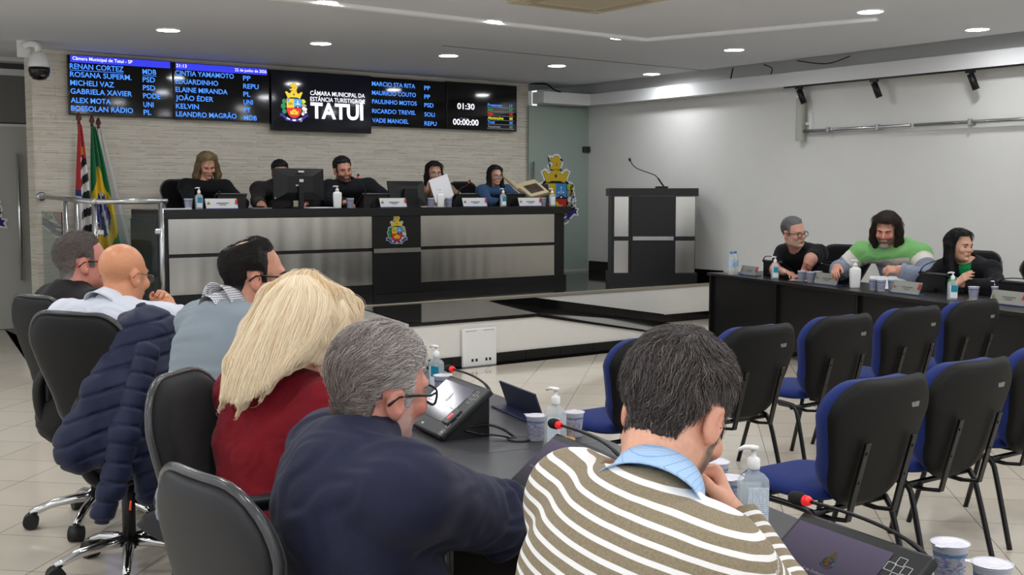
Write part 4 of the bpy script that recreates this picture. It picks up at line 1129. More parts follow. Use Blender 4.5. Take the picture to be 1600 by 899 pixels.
# coasters, pen, papers, notes
CORK = mat('cork_coaster', (188, 140, 92), rough=.85, noise=.2, nscale=200)
for (l, x, y) in (('cork coaster behind the sanitizer bottle near the grommet', 2.40, 3.01), ('cork coaster under the cup of the woman in green', 8.19, 5.06), ('cork coaster beside the water bottles', 8.93, 8.36)):
    b = MB(); b.lathe([(.046, 0), (.047, .002), (.046, .0055)], 28); tag(b.build('cork_coaster', CORK, None, (x, y, TZ)), l, 'coaster', 'cork coasters')
r = thing('pen', 'blue ballpoint pen lying left of the striped man', 'pen', (1.80, 2.33, TZ + .005), math.radians(-62))
b = MB(); b.tube([(-.06, 0, 0), (.055, 0, 0)], .004, 10); b.tube([(.055, 0, 0), (.066, 0, 0)], [.0035, .001], 10); b.build('barrel', mat('clear_blue', (70, 90, 190), rough=.2), r)
b = MB(); b.tube([(-.075, 0, 0), (-.025, 0, 0)], .0052, 10); b.box((-.045, 0, .007), (.035, .003, .002)); b.build('cap', mat('pen_blue', (24, 40, 190), rough=.3), r)
def sheet(label, x, y, z, rz, w=.21, h=.297, curl=.0, name='paper_sheet'):
    b = MB(); b.grid([[((u / 8 - .5) * w, (v / 8 - .5) * h, curl * ((u / 8) ** 2) + .0006 * v) for v in range(9)] for u in range(9)])
    o = b.build(name, PAPER, None, (x, y, z), (0, 0, rz), recalc=False); md = o.modifiers.new('thick', 'SOLIDIFY'); md.thickness = .0012
    return tag(o, label, 'paper', 'loose paper sheets')
sheet('sheet of paper on the far end of the near table by the dark cuff', 2.57, 7.12, TZ + .002, .2)
sheet('sheet of paper lying before the black t-shirt man', 8.76, 7.18, TZ + .002, .4)
sheet('upper sheet lifted by the long haired man', 8.72, 6.20, TZ + .004, .9, .25, .32, .09)
sheet('flat sheet under the lifted one before the long haired man', 8.66, 6.05, TZ + .002, .5, .22, .30)
sheet('sheet of paper on the terminal by the long haired man', 8.86, 6.80, TZ + .125, .3, .2, .14)
for (l, c, x, y, w) in (('orange sticky note pad near the right edge of the black table', (236, 150, 60), 8.42, 4.92, .075), ('green sticky note pad near the right edge of the black table', (70, 196, 60), 8.42, 4.83, .05)):
    b = MB(); b.box((0, 0, .012), (w, w, .024), bev=.002); tag(b.build('sticky_notes', mat('note' + l[:5], c, rough=.8), None, (x, y, TZ)), l, 'sticky notes')
for (l, x, y, w) in (('papers on the dais desk left of the fair haired woman', 4.05, 11.50, .3), ('papers on the dais desk under the soap bottle of the woman with the sheet', 7.28, 11.64, .36), ('papers beside the chairman on the dais desk', 5.72, 11.56, .3), ('mouse pad under the hand left of the monitor', 5.0, 11.55, .22)):
    b = MB(); b.box((0, 0, .006), (w, .18, .011)); o = b.build('paper_pile' if 'papers' in l else 'mouse_pad', PAPER if 'papers' in l else mat('grey_pad', (120, 120, 122), rough=.8), None, (x, y, DZ)); tag(o, l, 'papers' if 'papers' in l else 'mouse pad')

# ------------------------------------------------------------------ monitors and books at the dais
def monitor(label, x, y, w, h, z0, tilt, rz, big):
    r = thing('computer_monitor', label, 'monitor', (x, y, DZ), rz, 'monitors seen from behind on the dais desk')
    M = Matrix.Translation((0, 0, z0)) @ Matrix.Rotation(tilt, 4, 'X')
    # local -y faces the hall (back of the monitor)
    b = MB(); b.box(M @ Vector((0, 0, h / 2)), (w, .022, h), M.to_3x3(), bev=.006); b.build('casing', BLKPL, r)
    b = MB()
    P = [[M @ Vector((sx * w * k, yy, h / 2 + sz * h * k)) for sx, sz in ((-.5, -.5), (.5, -.5), (.5, .5), (-.5, .5))] for k, yy in ((.97, -.010), (.55, -.045), (.50, -.048))]
    V = b.grid(P, closed_u=True); b.bm.faces.new(V[-1])
    for f in b.bm.faces: f.smooth = False
    b.build('back_cover', BLKPL, r)
    b = MB(); b.box(M @ Vector((0, .0125, h / 2)), (w * .95, .002, h * .92), M.to_3x3()); b.build('panel', SCR, r)
    b = MB()
    if big: b.box((0, -.055, z0 * .5 + .09), (.06, .03, z0 + .17), bev=.006); b.box((0, -.0, .008), (.24, .18, .016), bev=.006)
    else: b.prism([(-.11, 0), (.11, 0), (.085, .22), (-.085, .22)], -.02, .02, Matrix.Translation((0, -.05, 0)) @ RX90); b.box((0, 0, .008), (.26, .16, .016), bev=.006)
    b.build('stand', BLKPL, r)
    if big:
        for c_, z_ in (((.01, -.0492, h * .62 + z0), (.05, .002, .032)), ((-.04, -.0492, h * .47 + z0), (.04, .002, .014)), ((-w * .44, -.0125, z0 + .03), (.045, .002, .014)), ((.01, -.045, h * .9 + z0), (.07, .002, .02))):
            b = MB(); b.box(c_, z_); b.build('sticker', mat('sticker_white', (200, 200, 200), rough=.5), r)
    return r
monitor('large black monitor seen from behind, hiding a man at the dais', 5.555, 11.72, .62, .36, .085, math.radians(-2), 0, True)
monitor('smaller tilted monitor seen from behind, left of the woman with the sheet', 6.965, 11.70, .50, .29, .03, math.radians(-14), 0, False)
r = thing('tablet_stand', 'black tilted tablet at the right end of the dais desk', 'tablet', (9.03, 11.74, DZ), -.15)
M = Matrix.Translation((0, 0, .015)) @ Matrix.Rotation(math.radians(-12), 4, 'X') @ Matrix(((1, 0, -.32, 0), (0, 1, 0, 0), (0, 0, 1, 0), (0, 0, 0, 1)))
b = MB(); b.box((0, 0, .125), (.27, .018, .25), bev=.006); b.build('casing', BLKPL, r).matrix_local = M
b = MB(); b.box((0, .0105, .125), (.25, .002, .23)); b.build('panel', SCR, r).matrix_local = M
b = MB(); b.box((0, .05, .008), (.2, .14, .016)); b.build('foot', BLKPL, r)
b = MB(); b.box((0, 0, .008), (.055, .10, .022), bev=.01); tag(b.build('computer_mouse', BLKPL, None, (5.03, 11.58, DZ + .011)), 'black mouse under the hand left of the large monitor', 'mouse')
# big open book on a stand of closed ones
BKC = mat('tan_book_cover', (112, 92, 60), rough=.7); PGS = mat('book_pages', (176, 162, 132), rough=.85, noise=.08, nscale=300); PGB = mat('printed_page', (196, 186, 164), rough=.8)
for k, (z, w, c) in enumerate(((0, .30, (170, 160, 140)), (.055, .28, (120, 96, 60)), (.11, .30, (186, 176, 150)))):
    r = thing('closed_book', ('thick closed book at the bottom of the pile at the dais', 'thick closed book in the middle of the pile at the dais', 'thick closed book at the top of the pile under the open one')[k], 'book', (8.72, 11.80, DZ + z), .06 * k - .1, 'closed books under the open book')
    b = MB(); b.box((0, 0, .0265), (w, .22, .043)); b.build('pages', PGS, r)
    b = MB(); b.box((0, 0, .003), (w + .01, .23, .006)); b.box((0, 0, .0515), (w + .01, .23, .006)); b.box((-w / 2 - .003, 0, .027), (.006, .23, .05)); b.build('cover', mat('book_cover_%d' % k, c, rough=.7), r)
r = thing('open_book', 'large open book with a dark picture page at the dais', 'book', (8.72, 11.77, DZ + .166), 0)
b = MB()
for s, tl in ((-1, 28), (1, 14)):
    R = Matrix.Rotation(math.radians(-s * tl), 4, 'Y'); b.box(R @ Vector((s * .15, 0, .03)), (.29, .36, .035), R.to_3x3() @ Matrix.Rotation(0, 3, 'X'), bev=.006)
b.build('pages', PGS, r)
b = MB()
for s, tl in ((-1, 28), (1, 14)):
    R = Matrix.Rotation(math.radians(-s * tl), 4, 'Y'); b.box(R @ Vector((s * .152, 0, .008)), (.305, .38, .007), R.to_3x3())
b.build('cover', BKC, r)
b = MB(); R = Matrix.Rotation(math.radians(-14), 4, 'Y'); b.box(R @ Vector((.155, -.02, .0485)), (.2, .2, .002), R.to_3x3()); b.build('picture', mat('dark_print', (62, 48, 38), rough=.6, noise=.7, nscale=14), r)
r.rotation_euler = (math.radians(28), 0, 0)
# ------------------------------------------------------------------ people: smooth implicit bodies
def v3(*a): return np.array(a if len(a) > 1 else a[0], dtype=float)
def unit(v): v = np.asarray(v, float); return v / (np.linalg.norm(v) + 1e-12)
class P_:
    """one rounded shape: capsule with two radii ('c') or turned ellipsoid ('e')"""
    def __init__(s, kind, k, tag, **w): s.kind = kind; s.k = k; s.tag = tag; s.__dict__.update(w)
    def bbox(s):
        if s.kind == 'c':
            r = max(s.ra, s.rb); return np.minimum(s.a, s.b) - r, np.maximum(s.a, s.b) + r
        r = np.abs(s.R) @ s.r
        return s.c - r, s.c + r
    def dist(s, X, Y, Z, inf=0.):
        if s.kind == 'c':
            ab = s.b - s.a; l2 = float(ab @ ab) + 1e-12
            px, py, pz = X - s.a[0], Y - s.a[1], Z - s.a[2]
            t = np.clip((px * ab[0] + py * ab[1] + pz * ab[2]) / l2, 0, 1)
            d = np.sqrt((px - ab[0] * t) ** 2 + (py - ab[1] * t) ** 2 + (pz - ab[2] * t) ** 2) - (s.ra + (s.rb - s.ra) * t) - inf
            cut = getattr(s, 'cut', None)
            if cut is not None and inf:
                u = unit(ab); d = np.maximum(d, (X - s.b[0]) * u[0] + (Y - s.b[1]) * u[1] + (Z - s.b[2]) * u[2] + cut)
            return d
        R = s.R; px, py, pz = X - s.c[0], Y - s.c[1], Z - s.c[2]; r = s.r + inf
        q = [(px * R[0, i] + py * R[1, i] + pz * R[2, i]) for i in range(3)]
        k0 = np.sqrt(sum((q[i] / r[i]) ** 2 for i in range(3))); k1 = np.sqrt(sum((q[i] / r[i] ** 2) ** 2 for i in range(3))) + 1e-9
        return k0 * (k0 - 1) / k1
def smin(a, b, k):
    h = np.maximum(k - np.abs(a - b), 0) / k
    return np.minimum(a, b) - h * h * k * .25
def eval_pts(prims, P, inf=0.):
    D = np.full(len(P), 9.); X, Y, Z = P[:, 0], P[:, 1], P[:, 2]
    for p in prims:
        d = p.dist(X, Y, Z, inf)
        if getattr(p, 'sub', False): D = -smin(-D, d, p.k)
        else: D = smin(D, d, p.k)
    return D
class Grid:
    def __init__(s, lo, hi, h):
        s.h = h; s.lo = np.asarray(lo, float) - 2 * h; n = np.ceil((np.asarray(hi) + 2 * h - s.lo) / h).astype(int) + 1; s.n = n
        s.ax = [(s.lo[i] + np.arange(n[i]) * h).astype(np.float32) for i in range(3)]
        s.D = np.full(n, .5, np.float32)
    def win(s, lo, hi):
        a = np.clip(np.floor((lo - s.lo) / s.h).astype(int), 0, s.n - 1); b = np.clip(np.ceil((hi - s.lo) / s.h).astype(int) + 1, 1, s.n)
        sl = tuple(slice(a[i], b[i]) for i in range(3))
        return sl, s.ax[0][sl[0]][:, None, None], s.ax[1][sl[1]][None, :, None], s.ax[2][sl[2]][None, None, :]
    def add(s, prims, inf=0.):
        for p in prims:
            lo, hi = p.bbox(); m = inf + p.k + 3 * s.h
            sl, X, Y, Z = s.win(lo - m, hi + m)
            if any(q.stop <= q.start for q in sl): continue
            d = p.dist(X, Y, Z, inf).astype(np.float32)
            s.D[sl] = (-smin(-s.D[sl], d, p.k)) if getattr(p, 'sub', False) else smin(s.D[sl], d, p.k)
        return s
    def fn(s, f):
        X, Y, Z = s.ax[0][:, None, None], s.ax[1][None, :, None], s.ax[2][None, None, :]
        s.D = f(s.D, X, Y, Z).astype(np.float32); return s
    def mesh(s):
        D = s.D; I = D < 0; n = D.shape
        off = [(i, j, k) for i in (0, 1) for j in (0, 1) for k in (0, 1)]
        cnt = np.zeros((n[0] - 1, n[1] - 1, n[2] - 1), np.int8)
        for i, j, k in off: cnt += I[i:n[0] - 1 + i, j:n[1] - 1 + j, k:n[2] - 1 + k]
        act = (cnt > 0) & (cnt < 8); C = np.argwhere(act)
        idx = np.full(cnt.shape, -1, np.int32); idx[act] = np.arange(len(C))
        S = np.zeros((len(C), 3)); W = np.zeros(len(C))
        for a in range(len(off)):
            for b_ in range(a + 1, len(off)):
                o1, o2 = np.array(off[a]), np.array(off[b_])
                if np.abs(o1 - o2).sum() != 1: continue
                d1 = D[tuple((C + o1).T)]; d2 = D[tuple((C + o2).T)]; m = (d1 < 0) != (d2 < 0)
                t = (d1 / np.where(m, d1 - d2, 1))[:, None]
                S[m] += (o1 + (o2 - o1) * t)[m]; W[m] += 1
        V = s.lo + (C + S / W[:, None]) * s.h
        F = []
        for ax in range(3):
            u, w = (ax + 1) % 3, (ax + 2) % 3
            sl1 = [slice(None)] * 3; sl2 = [slice(None)] * 3; sl1[ax] = slice(0, -1); sl2[ax] = slice(1, None)
            A = I[tuple(sl1)]; B = I[tuple(sl2)]; E = np.argwhere(A != B)
            E = E[(E[:, u] > 0) & (E[:, w] > 0) & (E[:, u] < n[u] - 1) & (E[:, w] < n[w] - 1)]
            ins = A[tuple(E.T)]
            def cell(du, dw):
                q = E.copy(); q[:, u] -= du; q[:, w] -= dw; return idx[tuple(q.T)]
            q = np.stack([cell(0, 0), cell(1, 0), cell(1, 1), cell(0, 1)], 1)
            q[~ins] = q[~ins][:, ::-1]; F.append(q)
        return V, np.vstack(F)
def np_mesh(name, V, F, m, parent, attrs=None, smooth=True, flip=False):
    me = bpy.data.meshes.new(name)
    me.vertices.add(len(V)); me.vertices.foreach_set('co', np.asarray(V, np.float32).ravel())
    F = np.asarray(F, np.int32)
    if flip: F = F[:, ::-1]
    me.loops.add(F.size); me.loops.foreach_set('vertex_index', F.ravel())
    me.polygons.add(len(F)); me.polygons.foreach_set('loop_start', np.arange(len(F), dtype=np.int32) * F.shape[1])
    me.polygons.foreach_set('loop_total', np.full(len(F), F.shape[1], np.int32)) if bpy.app.version < (4, 1) else None
    me.update(calc_edges=True); me.validate()
    if smooth: me.polygons.foreach_set('use_smooth', np.ones(len(me.polygons), bool))
    for nm, arr in (attrs or {}).items():
        if arr.ndim == 2:
            at = me.attributes.new(nm, 'FLOAT_COLOR', 'POINT'); at.data.foreach_set('color', np.c_[arr, np.ones(len(arr))].astype(np.float32).ravel())
        else:
            at = me.attributes.new(nm, 'FLOAT', 'POINT'); at.data.foreach_set('value', arr.astype(np.float32))
    o = bpy.data.objects.new(name, me); COL.objects.link(o); setmat(o, m)
    if parent is not None: o.parent = parent
    return o

def m_skin():
    m = mat('skin', (200, 150, 124), rough=.38, spec=.5); t = NT(m)
    a = t.add('ShaderNodeAttribute', attribute_name='col')
    f = t.noise(t.coords(), 90, 4)
    mx = t.add('ShaderNodeMix', data_type='RGBA', blend_type='MULTIPLY'); mx.inputs[0].default_value = .5
    t.link(a.outputs['Color'], mx.inputs[6]); t.link(t.ramp(f, [(.3, (.82, .80, .79)), (.7, (1.05, 1.03, 1.02))]), mx.inputs[7])
    t.link(mx.outputs[2], t.b.inputs['Base Color'])
    t.b.inputs['Subsurface Weight'].default_value = .08; t.b.inputs['Subsurface Radius'].default_value = (.012, .005, .003); t.b.inputs['Subsurface Scale'].default_value = .5
    t.bump(t.noise(t.coords(), 500, 2), .08, .001)
    return m
SKIN = m_skin()
def cloth_mat(name, c, rough=.85, weave=500, b=.25, noise=.08, sheen=.06):
    return mat(name, c, rough=rough, sheen=sheen, noise=noise, nscale=weave, bump=b, bscale=weave, spec=.25)
EYEW = mat('eye_white', (176, 166, 158), rough=.3); EYELID = mat('eyelid_skin', (176, 122, 100), rough=.5); EYED = mat('eye_iris', (36, 24, 18), rough=.15)
LENS = mat('spectacle_lens', (200, 205, 210), rough=.03, alpha=.13, spec=.6)
BLKFR = mat('black_spectacle_frame', (14, 14, 15), rough=.3); THINFR = mat('thin_metal_frame', (120, 112, 104), rough=.25, metal=.9)

def rotm(az, pitch, roll=0.):
    """columns: right, forward, up for a head looking along azimuth az (deg from +Y to +X), pitch up, roll to its right"""
    a = math.radians(az); p = math.radians(pitch)
    f = v3(math.sin(a) * math.cos(p), math.cos(a) * math.cos(p), math.sin(p)); r = v3(math.cos(a), -math.sin(a), 0.); u = np.cross(r, f)
    q = math.radians(roll); r2 = r * math.cos(q) - u * math.sin(q); u2 = u * math.cos(q) + r * math.sin(q)
    return np.stack([r2, f, u2], 1)

class Fig:
    def __init__(s, label, loc, az, head, head_az, head_pitch, head_roll=0., hs=1., skin=(205, 152, 124), g=1., sc=1., h=.008,
                 c7=None, sl=None, sr=None, pelvis=None, lean=.0, name='person', legs=True, seat_z=.49, shw=.185, fem=False):
        """all joint positions are world coordinates"""
        s.h = h; s.fem = fem; s.g = g; s.sc = sc; s.skin = lin(skin)[:3]
        s.root = thing(name, label, 'person', loc, 0); s.o = v3(*loc)
        s.R = rotm(head_az, head_pitch, head_roll); s.H = v3(*head); s.hs = hs
        a = math.radians(az); s.F = v3(math.sin(a), math.cos(a), 0); s.L = v3(-math.cos(a), math.sin(a), 0); s.U = v3(0, 0, 1)
        s.P = []; s.c7 = v3(*c7)
        s.sl = v3(*sl) if sl is not None else s.c7 + s.L * shw * sc - s.U * .085 * sc + s.F * .03
        s.sr = v3(*sr) if sr is not None else s.c7 - s.L * shw * sc - s.U * .085 * sc + s.F * .03
        s.pel = v3(*pelvis) if pelvis is not None else v3(loc[0], loc[1], loc[2] + seat_z + .08)
        s.torso(); s.head()
        if legs: s.legs()
    def hp(s, x, y, z): return s.H + s.R @ (v3(x, y, z) * s.hs)
    def c(s, a, b, ra, rb, k, tag, **w): s.P.append(P_('c', k, tag, a=v3(*a), b=v3(*b), ra=ra, rb=rb, **w)); return s.P[-1]
    def e(s, c, r, R, k, tag, **w): s.P.append(P_('e', k, tag, c=v3(*c), r=v3(*r), R=R, **w)); return s.P[-1]
    def torso(s):
        g, q = s.g, s.sc
        spine = s.c7 - s.pel; up = unit(spine); lr = unit(s.sr - s.sl); fw = unit(np.cross(up, lr)); lr = np.cross(fw, up)
        B = np.stack([lr, fw, up], 1); s.B = B
        # a gently rounded back
        mid = s.pel + spine * .5 - fw * .03 * q
        s.e(s.pel - s.U * .02, (.160 * g * q, .120 * g * q, .12 * q), B, .05 * q, 'T')
        s.e(s.pel + spine * .36 + fw * (.025 * g) * q, (.146 * g * q, .115 * g * q, .16 * q), B, .05 * q, 'T')
        s.e(mid + spine * .18 + fw * .012, (.160 * g * q, .100 * g * q, .18 * q), B, .05 * q, 'T')
        s.c(s.sl - up * .01, s.sr - up * .01, .060 * q, .060 * q, .05 * q, 'T')
        s.c(s.c7 - up * .045, s.sl, .050 * q, .058 * q, .045 * q, 'T'); s.c(s.c7 - up * .045, s.sr, .050 * q, .058 * q, .045 * q, 'T')
        nb = s.hp(0, -.022, -.06)
        s.c(s.c7 - up * .03 + fw * .025, nb, .058 * s.hs, .054 * s.hs, .035, 'N')
    def head(s):
        S = s.hs; R = s.R; hp = s.hp
        def E(c, r, k, **w): s.e(hp(*c), v3(*r) * S, R, k * S, 'HD', **w)
        def Cc(a, b, ra, rb, k, **w): s.c(hp(*a), hp(*b), ra * S, rb * S, k * S, 'HD', **w)
        E((0, -.012, .040), (.074, .094, .082), .03)
        E((0, .030, -.015), (.062, .064, .085), .03)
        fm = s.fem
        E((0, .045, -.080 if fm else -.082), (.038 if fm else .044, .040, .032), .03)
        if not fm: E((.046, .005, -.058), (.018, .040, .030), .03); E((-.046, .005, -.058), (.018, .040, .030), .03)
        E((0, .080 if fm else .082, .024), (.046, .013 if fm else .016, .012), .020)   # brow
        for q in (-1, 1):
            E((q * .031, .096, .004), (.017, .016, .013), .012, sub=True)   # eye sockets
            E((q * .040, .072, -.024), (.024, .020, .020), .02)
        Cc((0, .090, .012), (0, .108 if fm else .114, -.022), .007 if fm else .009, .0095 if fm else .012, .014)             # nose
        nw = .0085 if fm else .010
        E((.010, .102 if fm else .106, -.027), (nw, .010, .007), .008); E((-.010, .102 if fm else .106, -.027), (nw, .010, .007), .008)
        E((0, .089, -.060), (.026, .012, .010), .012)
        Cc((-.020, .094, -.054), (.020, .094, -.054), .0045, .0045, .006); Cc((-.016, .093, -.065), (.016, .093, -.065), .005, .005, .006)
        E((0, .083, -.095), (.020, .016, .014), .015)
        for q in (-1, 1):
            Re = R @ rotm(0, 0, q * 8)
            s.e(hp(q * .079, -.012, -.006), v3(.010, .021, .033) * S, R @ np.array(Matrix.Rotation(q * -.35, 3, 'Z')), .008 * S, 'HD')
            s.e(hp(q * .088, -.006, -.002), v3(.006, .011, .018) * S, R, .005 * S, 'HD', sub=True)
            E((q * .077, -.004, -.033), (.007, .009, .009), .008)
    def arm(s, side, elbow, wrist, hand_f=None, palm_n=None, curl=(.5, .6, .6, .7), thumb=.6, ru=.054, rf=.044, rw=.030, hand=True, hscale=1., cut=0.):
        S = s.sl if side == 'L' else s.sr; E = v3(*elbow); W = v3(*wrist); q = s.sc
        s.c(S, E, (ru + .004) * q, ru * .82 * q, .035 * q, 'A' + side); s.c(E, W, rf * q, rw * q, .03 * q, 'A' + side, cut=cut)
        if hand: s.hand(side, W, hand_f if hand_f is not None else unit(W - E), palm_n, curl, thumb, hscale)
    def hand(s, side, W, f, n, curl, thumb, sc=1.):
        """n: direction the back of the hand faces; thumb on the body-side"""
        f = unit(f); n = v3(0, 0, 1) if n is None else unit(n); n = unit(n - f * (n @ f))
        t = np.cross(f, n) if side == 'L' else np.cross(n, f)      # towards the thumb
        t = -t if False else t
        k = .010 * sc
        kn = []
        for i in range(4):
            lat = (1.5 - i) * .0195 * sc; ln = (.086, .090, .085, .076)[i] * sc
            b = W + f * ln + t * lat; a = W + f * .012 * sc + t * lat * .7
            s.c(a, b, .0150 * sc, .0112 * sc, .014 * sc, 'H' + side); kn.append(b)
        for i in range(4):
            fac = (.95, 1.05, .98, .78)[i] * sc; p = kn[i]; ang = 0.
            for j, (l, r0, r1) in enumerate(((.044, .0098, .0088), (.026, .0088, .0080), (.021, .0080, .0068))):
                ang += curl[i] * (1., 1.15, .75)[j]
                d = f * math.cos(ang) - n * math.sin(ang); q = p + d * l * fac
                s.c(p, q, r0 * sc, r1 * sc, .004 * sc, 'H' + side); p = q
        b0 = W + f * .018 * sc + t * .018 * sc; b1 = W + f * .045 * sc + t * .040 * sc - n * .012 * sc
        s.c(b0, b1, .016 * sc, .0125 * sc, .014 * sc, 'H' + side)
        d1 = unit(f * .8 + t * (.55 - .5 * thumb) - n * (.25 + .5 * thumb)); b2 = b1 + d1 * .035 * sc
        d2 = unit(f * .9 - t * .15 * thumb - n * (.2 + .4 * thumb)); b3 = b2 + d2 * .028 * sc
        s.c(b1, b2, .0118 * sc, .0102 * sc, .006 * sc, 'H' + side); s.c(b2, b3, .0102 * sc, .0078 * sc, .004 * sc, 'H' + side)
    def legs(s, knee=.43, splay=.10, foot_z=None):
        q = s.sc; fz = s.o[2] if foot_z is None else foot_z
        for sg in (-1, 1):
            hip = s.pel + s.L * sg * .09 * q - s.U * .03; kn = v3(*(s.pel[:2] + s.F[:2] * knee * q + s.L[:2] * sg * splay), max(s.pel[2] - .06, fz + .42)); an = v3(*(kn[:2] - s.F[:2] * .03), fz + .085)
            s.c(hip, kn, .088 * q, .062 * q, .05, 'LG'); s.c(kn, an, .056 * q, .038 * q, .03, 'LG')
            s.c(an - s.U * .03 - s.F * .03, an - s.U * .045 + s.F * .14, .040, .034, .02, 'FT')
    def sel(s, *tags): return [p for p in s.P if p.tag in tags]
    def bounds(s, prims, m=.03):
        B = [p.bbox() for p in prims if not getattr(p, 'sub', False)]
        return np.min([b[0] for b in B], 0) - m, np.max([b[1] for b in B], 0) + m
    def build_body(s, beard=None, lips=(160, 92, 84), scalp=None, blush=0.):
        lo, hi = s.bounds(s.P); G = Grid(lo, hi, s.h)
        G.add(s.sel('T', 'N', 'AL', 'AR', 'LG', 'FT')); G.add(s.sel('HD')); G.add(s.sel('HL', 'HR'))
        V, F = G.mesh()
        q = (V - s.H) @ s.R / s.hs
        col = np.tile(np.array(s.skin), (len(V), 1))
        def blend(mask, c, w=1.):
            m = np.clip(mask, 0, 1)[:, None] * w; col[:] = col * (1 - m) + np.array(lin(c)[:3]) * m
        near = (np.abs(q) < .16).all(1)
        if blush:
            for sg in (-1, 1): blend(near * np.exp(-(((q[:, 0] - sg * .045) / .026) ** 2 + ((q[:, 1] - .08) / .04) ** 2 + ((q[:, 2] + .025) / .026) ** 2)), (206, 110, 96), blush)
            blend(near * np.exp(-((q[:, 0] / .014) ** 2 + ((q[:, 1] - .118) / .02) ** 2 + ((q[:, 2] + .02) / .02) ** 2)), (206, 110, 96), blush)
        for sg in (-1, 1): blend(near * np.exp(-(((q[:, 0] - sg * .082) / .012) ** 2 + ((q[:, 1] + .012) / .03) ** 2 + ((q[:, 2] + .006) / .04) ** 2)), (212, 130, 112), .35)
        if beard:
            c, w = beard
            hp_ = s.sel('HL', 'HR'); near = near & (eval_pts(hp_, V) > .008) if hp_ else near
            m = near & (q[:, 1] > .0) & (q[:, 2] < -.036 + .0 * q[:, 1]) & (q[:, 2] > -.125) & ~((np.abs(q[:, 0]) < .02) & (np.abs(q[:, 2] + .058) < .009))
            edge = np.clip((-.034 - q[:, 2]) / .012, 0, 1) * np.clip((q[:, 1] - .0) / .02, 0, 1)
            blend(m * edge, c, w)
            sb = near & (q[:, 1] > .012) & (q[:, 1] < .045) & (q[:, 2] < .02) & (q[:, 2] > -.05) & (np.abs(q[:, 0]) > .05); blend(sb.astype(float), c, w * .8)
        blend(near * np.exp(-((q[:, 0] / .02) ** 4 + ((q[:, 2] + .0595) / .0085) ** 4)) * (q[:, 1] > .085), lips, .75)
        if scalp:
            c, w, zz = scalp; blend((near & (q[:, 2] > zz) & (q[:, 1] < .055)).astype(float), c, w)
        s.body = np_mesh('body', V - s.o, F, SKIN, s.root, {'col': col}); return s.body
    def eyes(s, closed=0.):
        b = MB(); b2 = MB(); b3 = MB()
        for q in (-1, 1):
            b.ball(s.hp(q * .031, .0795, .003) - s.o, .0112 * s.hs, u=14, v=10)
            b3.ball(s.hp(q * .031, .0795, .0105 if s.fem else .0088) - s.o, (.0135 * s.hs, .0125 * s.hs, .0085 * s.hs), Matrix([list(r_) for r_ in s.R]), u=14, v=10)
        e = b.build('eyes', EYELID if closed else EYEW, s.root); b3.build('eyelids', EYELID, e)
        if not closed:
            for q in (-1, 1): b2.ball(s.hp(q * .031 + s.gaze * .003, .0866, .0015) - s.o, (.0062 * s.hs, .0062 * s.hs, .0062 * s.hs), u=12, v=8)
            b2.build('iris', EYED, e)
    gaze = 0.
    def brows(s, m, parent):
        b = MB()
        for q in (-1, 1):
            b.tube([s.hp(q * x, y, z) - s.o for x, y, z in ((.014, .099, .021), (.028, .097, .026), (.044, .086, .024), (.052, .074, .018))], [.0030 * s.hs, .0038 * s.hs, .003 * s.hs, .0012 * s.hs], 6)
        return b.build('eyebrows', m, parent)
    def glasses(s, fr=BLKFR, t=.0022, w=.046, hgt=.034, lens=True, low=0.):
        g = []
        b = MB()
        for q in (-1, 1):
            loop = [s.hp(q * .034 + x, .108 - .10 * (abs(q * .034 + x) ** 1.2), z - .002 - low) - s.o for x, z in rrect(w, hgt, .013, 5)]
            b.tube(loop, t * s.hs, 7, closed=True)
            b.tube([s.hp(q * .057, .100, .008 - low) - s.o, s.hp(q * .074, .075, .009 - low) - s.o, s.hp(q * .0815, .01, .012) - s.o, s.hp(q * .0835, -.012, .010) - s.o, s.hp(q * .083, -.034, -.008) - s.o], t * 1.15 * s.hs, 7)
        b.tube([s.hp(-.012, .1075, .004 - low) - s.o, s.hp(0, .1115, .006 - low) - s.o, s.hp(.012, .1075, .004 - low) - s.o], t * s.hs, 7)
        fo = b.build('glasses', fr, s.root)
        if lens:
            for q in (-1, 1):
                b = MB(); b.face([s.hp(q * .034 + x, .1075 - .10 * (abs(q * .034 + x) ** 1.2), z - .002 - low) - s.o for x, z in rrect(w, hgt, .013, 5)]); b.build('lens', LENS, fo)
    def top(s, name, m, inf=.014, cutneck=.060, wr=.006, hem=None, stripe=None, arms=('AL', 'AR'), h=None, dark=None, neck_drop=0., seed=1, split=None, stand=0.):
        pr = s.sel('T', *arms); lo, hi = s.bounds(pr, .04 + inf); G = Grid(lo, hi, h or s.h)
        G.add(pr, inf)
        rg = np.random.RandomState(seed); waves = []
        for _ in range(7):
            d = unit(rg.normal(size=3) * np.array([1, 1, 1.6])); waves.append((d * rg.uniform(14, 60), rg.uniform(0, 6.28), rg.uniform(.3, 1.)))
        arms_ = [p for p in pr if p.tag != 'T']
        def fold(D, X, Y, Z):
            w = sum(a * np.sin(k[0] * X + k[1] * Y + k[2] * Z + ph + 1.3 * np.sin(k[1] * .5 * X - k[0] * .4 * Z)) for k, ph, a in waves) / 3.
            D = D + wr * (.55 * w + .12 * np.sin(30 * Z + 9 * w + 14 * X))
            if arms_:
                n = max(1, len(arms_) // 2)
                for p in arms_:      # folds across the sleeves near the elbow
                    ab = p.b - p.a; L = np.linalg.norm(ab); u = ab / L
                    t = ((X - p.a[0]) * u[0] + (Y - p.a[1]) * u[1] + (Z - p.a[2]) * u[2])
                    dd = p.dist(X, Y, Z)
                    D = D + wr * .55 * np.sin(t * 95 + 2. * np.sin(12 * X + 17 * Z + 9 * Y)) * np.exp(-(dd / .05) ** 2) * np.exp(-((t - (L if p is arms_[0] or p.rb > .04 else 0)) / .10) ** 2)
            return D
        if wr: G.fn(fold)
